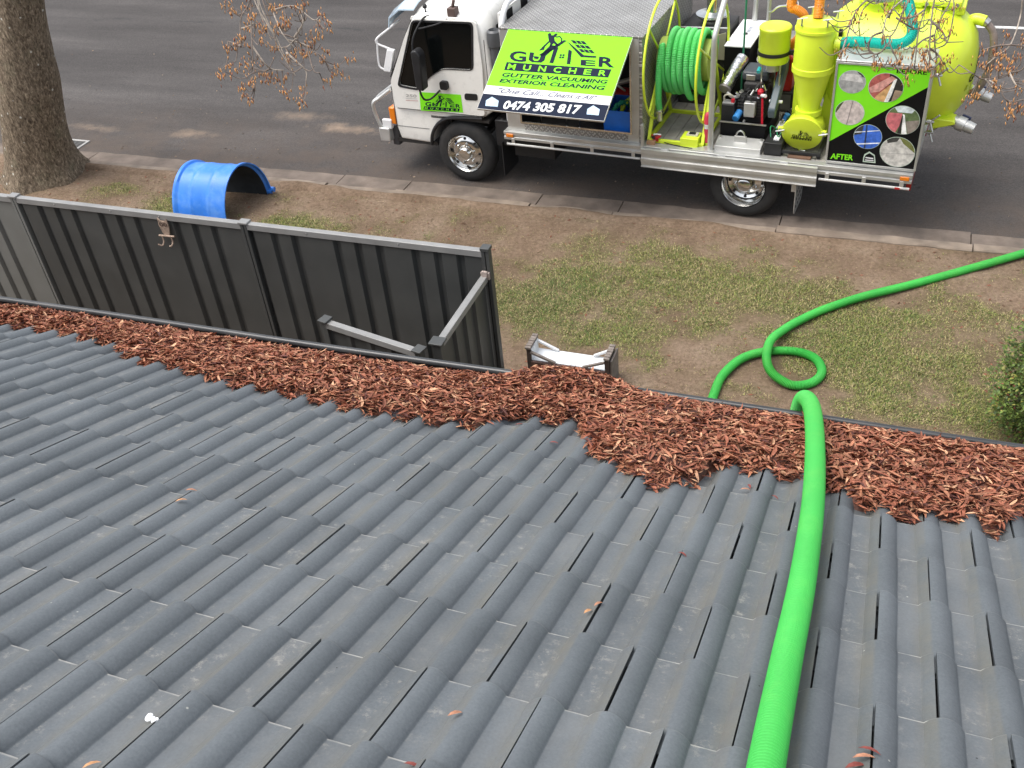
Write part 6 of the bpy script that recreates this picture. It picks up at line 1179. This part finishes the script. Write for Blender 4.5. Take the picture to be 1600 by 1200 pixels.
mb = MB(); mb.tube([(cx_ + .12, cy_ + .02, 1.86), (4.22, .36, 1.895)], .062, 18); mb.lathe([(.068, -.03), (.068, .03)], (4.20, .36, 1.893), axis='x', n=18); mb.build('outlet_pipe', vis, cy, off=cyb)
mb = MB(); mb.prism([(cx_ + .18, 1.62), (cx_ + .25, 1.62), (cx_ + .25, .80), (cx_ + .06, .80)], .56, .60); mb.prism([(cx_ - .20, 1.5), (cx_ - .15, 1.5), (cx_ - .10, .80), (cx_ - .20, .80)], .56, .60); mb.build('back_plate', vis, cy, off=cyb)
for (a, b2) in (((3.78, .12, DK), (3.78, .12, .80)), ((4.17, .12, DK), (4.17, .12, .80)), ((3.77, .10, .81), (4.19, .10, .81)), ((3.78, .12, .81), (3.78, .70, .81)), ((4.17, .12, .81), (4.17, .70, .81)), ((3.78, .62, .81), (3.78, .62, 2.0)), ((4.18, .62, .81), (4.18, .62, 1.95)), ((3.77, .62, 1.98), (3.80, .40, 1.98)), ((3.80, .40, 1.98), (3.80, .40, 1.70)), ((4.18, .62, 1.8), (4.22, .48, 1.78))): mb = MB(); mb.bar(a, b2, .036, .036, up=(1, 0, 0) if a[0] == b2[0] else (0, 1, 0)); mb.build('frame_bar', blk, cy, off=cyb, bev=.003)
cw = tthing('wood_block', 'brown timber block lying on the tray under the cyclone frame', 'block', (3.97, .12, DK)); mb = MB(); mb.box(3.86, 4.10, .04, .19, DK + .001, .785); mb.build('block', mat('brown_wood', (.12, .065, .04), .8, var=.3), cw, off=(3.97, .12, DK), bev=.004)
# vacuum tank
tb = (4.8, 1.03, DK); ta = tthing('vacuum_tank', 'big fluorescent yellow vacuum tank with domed rear door', 'tank', tb); ty_, tz_, tr_ = 1.05, 1.49, .60
mb = MB(); mb.lathe([(.0001, 3.98), (.30, 4.0), (.50, 4.08), (.58, 4.18), (tr_, 4.25), (tr_, 5.04)], (0, ty_, tz_), axis='x', n=56); mb.build('shell', vis, ta, off=tb, smooth=40)
mb = MB(); mb.lathe([(tr_ + .001, 4.98), (.655, 4.98), (.655, 5.03), (tr_ + .001, 5.03)], (0, ty_, tz_), axis='x', n=56, close=True); mb.build('shell_flange', vis, ta, off=tb, smooth=30)
mb = MB(); mb.lathe([(.60, 5.036), (.655, 5.036), (.655, 5.085), (.62, 5.09), (.605, 5.14), (.56, 5.27), (.47, 5.38), (.34, 5.455), (.18, 5.495), (.0001, 5.505)], (0, ty_, tz_), axis='x', n=56); dm = mb.build('dome_door', vis, ta, off=tb, smooth=35)
mb = MB(); mb.box(4.90, 5.26, ty_ - .18, ty_ + .18, tz_ + .645, tz_ + .70); mb.box(5.10, 5.30, ty_ - .14, ty_ + .14, tz_ + .56, tz_ + .644); mb.box(4.74, 4.90, ty_ - .1, ty_ + .1, tz_ + .60, tz_ + .66); hg_ = mb.build('door_hinge', vis, ta, off=tb, bev=.01)
for x in (4.94, 5.22): mb = MB(); mb.tube([(x, ty_ - .2, tz_ + .672), (x, ty_ + .2, tz_ + .672)], .018, 10); mb.build('hinge_pin', bolt, hg_, off=tb)
for a in (PI * .93, PI * 1.42, PI * 1.18, PI * .06, PI * 1.7):
    c = Vector((5.06, ty_ + .69 * math.cos(a), tz_ + .69 * math.sin(a))); mb = MB(); mb.box(c.x - .10, c.x - .03, c.y - .025, c.y + .025, c.z - .03, c.z + .03); mb.box(c.x + .005, c.x + .05, c.y - .025, c.y + .025, c.z - .03, c.z + .03); lg = mb.build('door_lug', vis, ta, off=tb, bev=.006)
    mb = MB(); mb.tube([c + Vector((-.12, 0, 0)), c + Vector((.16, 0, 0))], .011, 8); mb.tube([c + Vector((.12, 0, .0)), c + Vector((.20, -.02, .085))], .010, 8); mb.tube([c + Vector((.12, 0, .0)), c + Vector((.16, -.02, -.095))], .010, 8); mb.lathe([(.022, .09), (.022, .13)], c, axis='x', n=10); mb.build('swing_bolt', bolt, lg, off=tb)
def outlet(p, d, L, r, m2=True):
    p = Vector(p); d = Vector(d).normalized(); mb = MB(); mb.tube([p, p + d * .10], r * 1.15, 18); o_ = mb.build('outlet_stub', vis, ta, off=tb); mb = MB(); q = [p + d * t for t in (.10, .14, .141, .22, .221, .24, .241, .32)]; mb.tube(q, [r * 1.1, r * 1.1, r * 1.35, r * 1.35, r * 1.05, r * 1.05, r * 1.12, r], 18); mb.build('camlock', alu, o_, off=tb); s_ = d.orthogonal().normalized(); mb = MB(); mb.bar(p + d * .15 + s_ * r * 1.5, p + d * .24 + s_ * r * 1.45, .02, .035); mb.build('cam_lever', MATS['script_blue'], o_, off=tb)
outlet((5.30, .76, 1.06), (.85, -.18, -.22), .3, .055); outlet((5.40, 1.2, 1.22), (.85, -.12, -.25), .3, .05)
mb = MB(); mb.tube(spline([(5.30, 1.10, 1.90), (5.40, 1.10, 1.96), (5.50, 1.08, 1.95)], .02), .055, 14); mb.build('top_elbow', vis, ta, off=tb, smooth=60)
mb = MB(); mb.tube(spline([(5.50, 1.08, 1.95), (5.60, 1.07, 1.82), (5.63, 1.06, 1.55), (5.58, 1.06, 1.30), (5.50, 1.08, 1.20)], .02), .036, 14); mb.build('sight_hose', mat('clear_hose', (.25, .20, .17), .25, var=.3, spec=.6), ta, off=tb, smooth=60); mb = MB(); mb.tube([(5.49, 1.08, 1.955), (5.525, 1.075, 1.93)], .044, 14); mb.build('hose_clip', bolt, ta, off=tb)
mb = MB(); mb.prism(rounded([(5.20, .98), (5.42, 1.05), (5.40, 1.09), (5.20, 1.10)], .02), .60, .72); mb.build('step_lug', vis, ta, off=tb, bev=.01)
mb = MB(); mb.lathe([(.20, tz_ + .52), (.20, tz_ + .645), (.23, tz_ + .65), (.23, tz_ + .67), (.21, tz_ + .675)], (4.48, ty_, 0), n=32); mb.build('manway', vis, ta, off=tb); mb = MB(); mb.lathe([(.21, tz_ + .676), (.21, tz_ + .73), (.15, tz_ + .80), (.0001, tz_ + .82)], (4.48, ty_, 0), n=32); mb.build('clear_lid', mat('lid_clear', (.50, .55, .58), .12, var=.25, scale=14, coat=.5), ta, off=tb, smooth=50)
mb = MB(); mb.lathe([(.222, tz_ + .678), (.232, tz_ + .678), (.232, tz_ + .70), (.222, tz_ + .70)], (4.48, ty_, 0), n=32, close=True); mb.build('lid_band', bolt, ta, off=tb)
for x in (4.3, 4.9): mb = MB(); mb.prism([(.62, DK + .001), (1.48, DK + .001), (1.40, 1.0), (.70, 1.0)], x, x + .06, axis='x'); mb.build('cradle', vis, ta, off=tb)
def dome_pt(u, v, lf):   # u across (towards the house negative y), v down, on the ellipsoid dome
    r = math.hypot(u, v); x = float(np.interp(r, [0, .18, .34, .47, .56, .605], [5.505, 5.495, 5.455, 5.38, 5.27, 5.14])); return (x + .004 + lf, ty_ + u, tz_ - v)
dp = Print(dome_pt); fq = homog([(195, 190), (965, 215), (945, 535), (185, 480)], [(-.40, -.20), (.40, -.20), (.38, .14), (-.38, .14)]); logo(dp, fq, vblack, vblack, vis, .002); dp.build({'vinyl_black': 'dome_logo', 'hi_vis_yellow': 'dome_logo_letters'}, dm, tb)
# teal and orange hoses
th = ribbed([(4.21, .36, 1.895), (4.30, .36, 1.92), (4.45, .33, 1.94), (4.65, .30, 1.945), (4.80, .30, 1.96), (4.875, .34, 2.02), (4.86, .44, 2.11), (4.78, .62, 2.25), (4.66, .82, 2.36), (4.56, .96, 2.36), (4.50, 1.04, 2.30)], .052, 14, .014, .004).build('teal_hose', mat('hose_teal', (.0, .42, .33), .4, var=.08), None, smooth=50); th.matrix_world = TMX; tag(th, 'teal ribbed hose bending from the cyclone outlet up over the tank', 'hose')
oh = ribbed([(3.66, .72, 1.70), (3.74, .74, 1.78), (3.79, .76, 1.90), (3.77, .76, 2.02), (3.70, .74, 2.08), (3.64, .74, 2.11), (3.66, .76, 2.25), (3.72, .76, 2.42), (3.84, .70, 2.52), (3.93, .58, 2.44), (3.965, .46, 2.28), (3.972, .40, 2.12)], .050, 14, .014, .003).build('orange_hose', mat('hose_orange', (.80, .27, .02), .4, var=.1), None, smooth=50); oh.matrix_world = TMX; tag(oh, 'orange ribbed hose arching from the canister to the cyclone top', 'hose')
oc = tthing('hose_clamp', 'twisted wire clamp on the orange hose above the yellow canister', 'clamp', (3.66, .72, 2.1)); mb = MB(); mb.tube([(3.65 + .058 * math.cos(a), .74 + .03 * math.sin(a), 2.13 + .05 * math.sin(a)) for a in np.linspace(0, 2 * PI, 24, endpoint=False)], .006, 6, closed=True); mb.build('band', bolt, oc, off=(3.66, .72, 2.1)); mb = MB(); mb.tube(spline([(3.60, .70, 2.13), (3.52, .68, 2.12), (3.46, .68, 2.07), (3.42, .70, 2.05)], .02), .010, 6); mb.build('wire_tail', bolt, oc, off=(3.66, .72, 2.1))
# loose things on the deck by the reel
yt = tthing('tool_case', 'small fluorescent yellow open-topped tool case on the deck', 'tool case', (2.79, .12, DK)); mb = MB(); mb.prism([(2.685, DK + .001), (2.885, DK + .001), (2.885, .86), (2.685, .86)], .05, .24); mb.build('case', vis, yt, off=(2.79, .12, DK), bev=.006); mb = MB(); mb.box(2.735, 2.86, .12, .20, .8605, .875); mb.build('insert', mat('insert_cream', (.55, .52, .42), .6), yt, off=(2.79, .12, DK)); mb = MB(); mb.box(2.76, 2.83, .135, .18, .8755, .885); mb.build('meter', blk, yt, off=(2.79, .12, DK))
ac_ = tthing('spray_can', 'pink and white spray can leaning against the reel foot', 'can', (2.93, .20, DK)); mb = MB(); mb.lathe([(.034, DK + .04), (.034, 1.10), (.02, 1.13), (.012, 1.135)], (2.955, .16, 0), n=16); mb.build('can', mat('can_pink', (.62, .05, .10), .35), ac_, off=(2.93, .20, DK)); mb = MB(); mb.lathe([(.0345, DK + .20), (.0345, DK + .25)], (2.955, .16, 0), n=16); mb.build('band', vwhite, ac_, off=(2.93, .20, DK)); mb = MB(); mb.lathe([(.036, DK + .001), (.036, DK + .039)], (2.955, .16, 0), n=16); mb.build('cap', vis, ac_, off=(2.93, .20, DK))
pk = tthing('pliers', 'dark-handled pliers lying on the deck behind the yellow tool case', 'pliers', (2.82, .36, DK))
for s in (-1, 1): mb = MB(); mb.tube(spline([(2.82 + s * .01, .36, DK + .012), (2.82 + s * .045, .32, DK + .014), (2.82 + s * .05, .27, DK + .014)], .015), .010, 8); mb.build('handle', MATS['script_blue'], pk, off=(2.82, .36, DK)); mb = MB(); mb.bar((2.82 - s * .006, .36, DK + .012), (2.82 - s * .012, .43, DK + .012), .012, .016); mb.build('jaw', steel, pk, off=(2.82, .36, DK))
wr = tthing('straps', 'tangle of red and white straps in the tray corner beside the locker', 'straps', (2.37, .10, DK))
for k in range(5): mb = MB(); p = [(2.33 + rnd.uniform(0, .12), .06 + rnd.uniform(0, .08), DK + .02 + rnd.uniform(0, .06)) for _ in range(4)]; mb.tube(spline(p, .02), .011, 6); mb.build('strap', red if k % 2 == 0 else (vwhite if k == 1 else steel), wr, off=(2.37, .10, DK))
cbx = tthing('cardboard_scrap', 'small tan cardboard box on the deck under the red straps', 'box', (2.36, .06, DK)); mb = MB(); mb.box(2.315, 2.41, .0, .05, DK + .011, .80); mb.build('carton', mat('carton', (.34, .20, .11), .8), cbx, off=(2.36, .06, DK))
tri = tthing('scraper', 'grey triangular scraper blade lying at the deck edge', 'scraper', (2.92, .03, DK)); mb = MB(); mb.prism([(2.80, -.02), (3.0, .13), (2.99, -.03)], DK + .012, DK + .018, axis='z'); mb.build('blade', alu, tri, off=(2.92, .03, DK)); mb = MB(); mb.tube(spline([(2.84, .0, DK + .02), (2.6, .05, DK + .015), (2.42, .11, DK + .02)], .03), .005, 6); mb.build('cord', blk, tri, off=(2.92, .03, DK))
# blue crate in the open locker
bc = tthing('crate', 'blue plastic crate of tools in the open locker under the sign', 'crate', (1.93, .22, .80)); cm_ = mat('crate_blue', (.015, .16, .66), .4, var=.1); mb = MB(); x0, x1, y0, y1, z0, z1 = 1.78, 2.12, .05, .50, .801, 1.10
mb.add([(x0 + .02, y0 + .02, z0), (x1 - .02, y0 + .02, z0), (x1 - .02, y1 - .02, z0), (x0 + .02, y1 - .02, z0), (x0, y0, z1), (x1, y0, z1), (x1, y1, z1), (x0, y1, z1), (x0 + .012, y0 + .012, z1), (x1 - .012, y0 + .012, z1), (x1 - .012, y1 - .012, z1), (x0 + .012, y1 - .012, z1), (x0 + .03, y0 + .03, z0 + .02), (x1 - .03, y0 + .03, z0 + .02), (x1 - .03, y1 - .03, z0 + .02), (x0 + .03, y1 - .03, z0 + .02)], [(0, 3, 2, 1), (0, 1, 5, 4), (1, 2, 6, 5), (2, 3, 7, 6), (3, 0, 4, 7), (4, 5, 9, 8), (5, 6, 10, 9), (6, 7, 11, 10), (7, 4, 8, 11), (8, 9, 13, 12), (9, 10, 14, 13), (10, 11, 15, 14), (11, 8, 12, 15), (12, 13, 14, 15)]); mb.build('tub', cm_, bc, off=(1.93, .22, .80), bev=.004)
for k, (m_, nm, lb) in enumerate(((mat('glove_green', (.02, .30, .18), .7), 'glove', 'green rubber glove in the blue crate'), (vis, 'glove', 'yellow glove in the blue crate'), (mat('tool_grey', (.20, .21, .20), .6), 'tool', 'grey hand tool sticking out of the blue crate'))):
    e_ = tthing(nm, lb, nm, (1.9 + k * .06, .2 + k * .08, 1.0), 'gloves in the crate' if nm == 'glove' else None); mb = MB(); p = [(1.84 + k * .09, .14 + k * .08, .97), (1.90 + k * .07, .20 + k * .08, 1.09), (1.98 + k * .04, .24 + k * .09, 1.13), (2.04, .30 + k * .07, 1.06)]; mb.tube(spline(p, .02), [.02 + .014 * math.sin(i) ** 2 for i in range(len(spline(p, .02)))], 8); mb.build('body', m_, e_, off=(1.9 + k * .06, .2 + k * .08, 1.0), smooth=60); mb = MB(); mb.tube([p[1], (p[1][0] + .05, p[1][1] - .05, p[1][2] + .04)], .014, 6); mb.build('tip', m_, e_, off=(1.9 + k * .06, .2 + k * .08, 1.0))
rd_ = tthing('red_tool_roll', 'red bag and grey tube stowed in the back of the locker', 'bag', (1.85, .72, .80)); mb = MB(); mb.lathe([(.02, 1.62), (.09, 1.65), (.1, 1.85), (.09, 2.08), (.02, 2.1)], (0, .75, .98), axis='x', n=18); mb.build('bag', red, rd_, off=(1.85, .72, .80)); mb = MB(); mb.tube([(1.70, .55, 1.18), (2.12, .62, 1.30)], .03, 10); mb.build('tube', alu, rd_, off=(1.85, .72, .80))
for k, x in enumerate((1.0, 1.32, 1.48)):
    lb = ('chromed rod standing in the locker nearest the cab', 'chromed rod standing in the middle of the open locker', 'curved chromed rod in the locker next to the crate')[k]; e_ = tthing('tool_rod', lb, 'rod', (x, .12, .80), 'rods in the locker'); mb = MB(); mb.tube([(x, .12, .801), (x, .13, 1.25)], .012, 8); mb.build('rod', chrome, e_, off=(x, .12, .80)); mb = MB(); mb.tube([(x, .13, 1.25), (x, .13, 1.36)], .018, 8); mb.build('grip', blk, e_, off=(x, .12, .80))
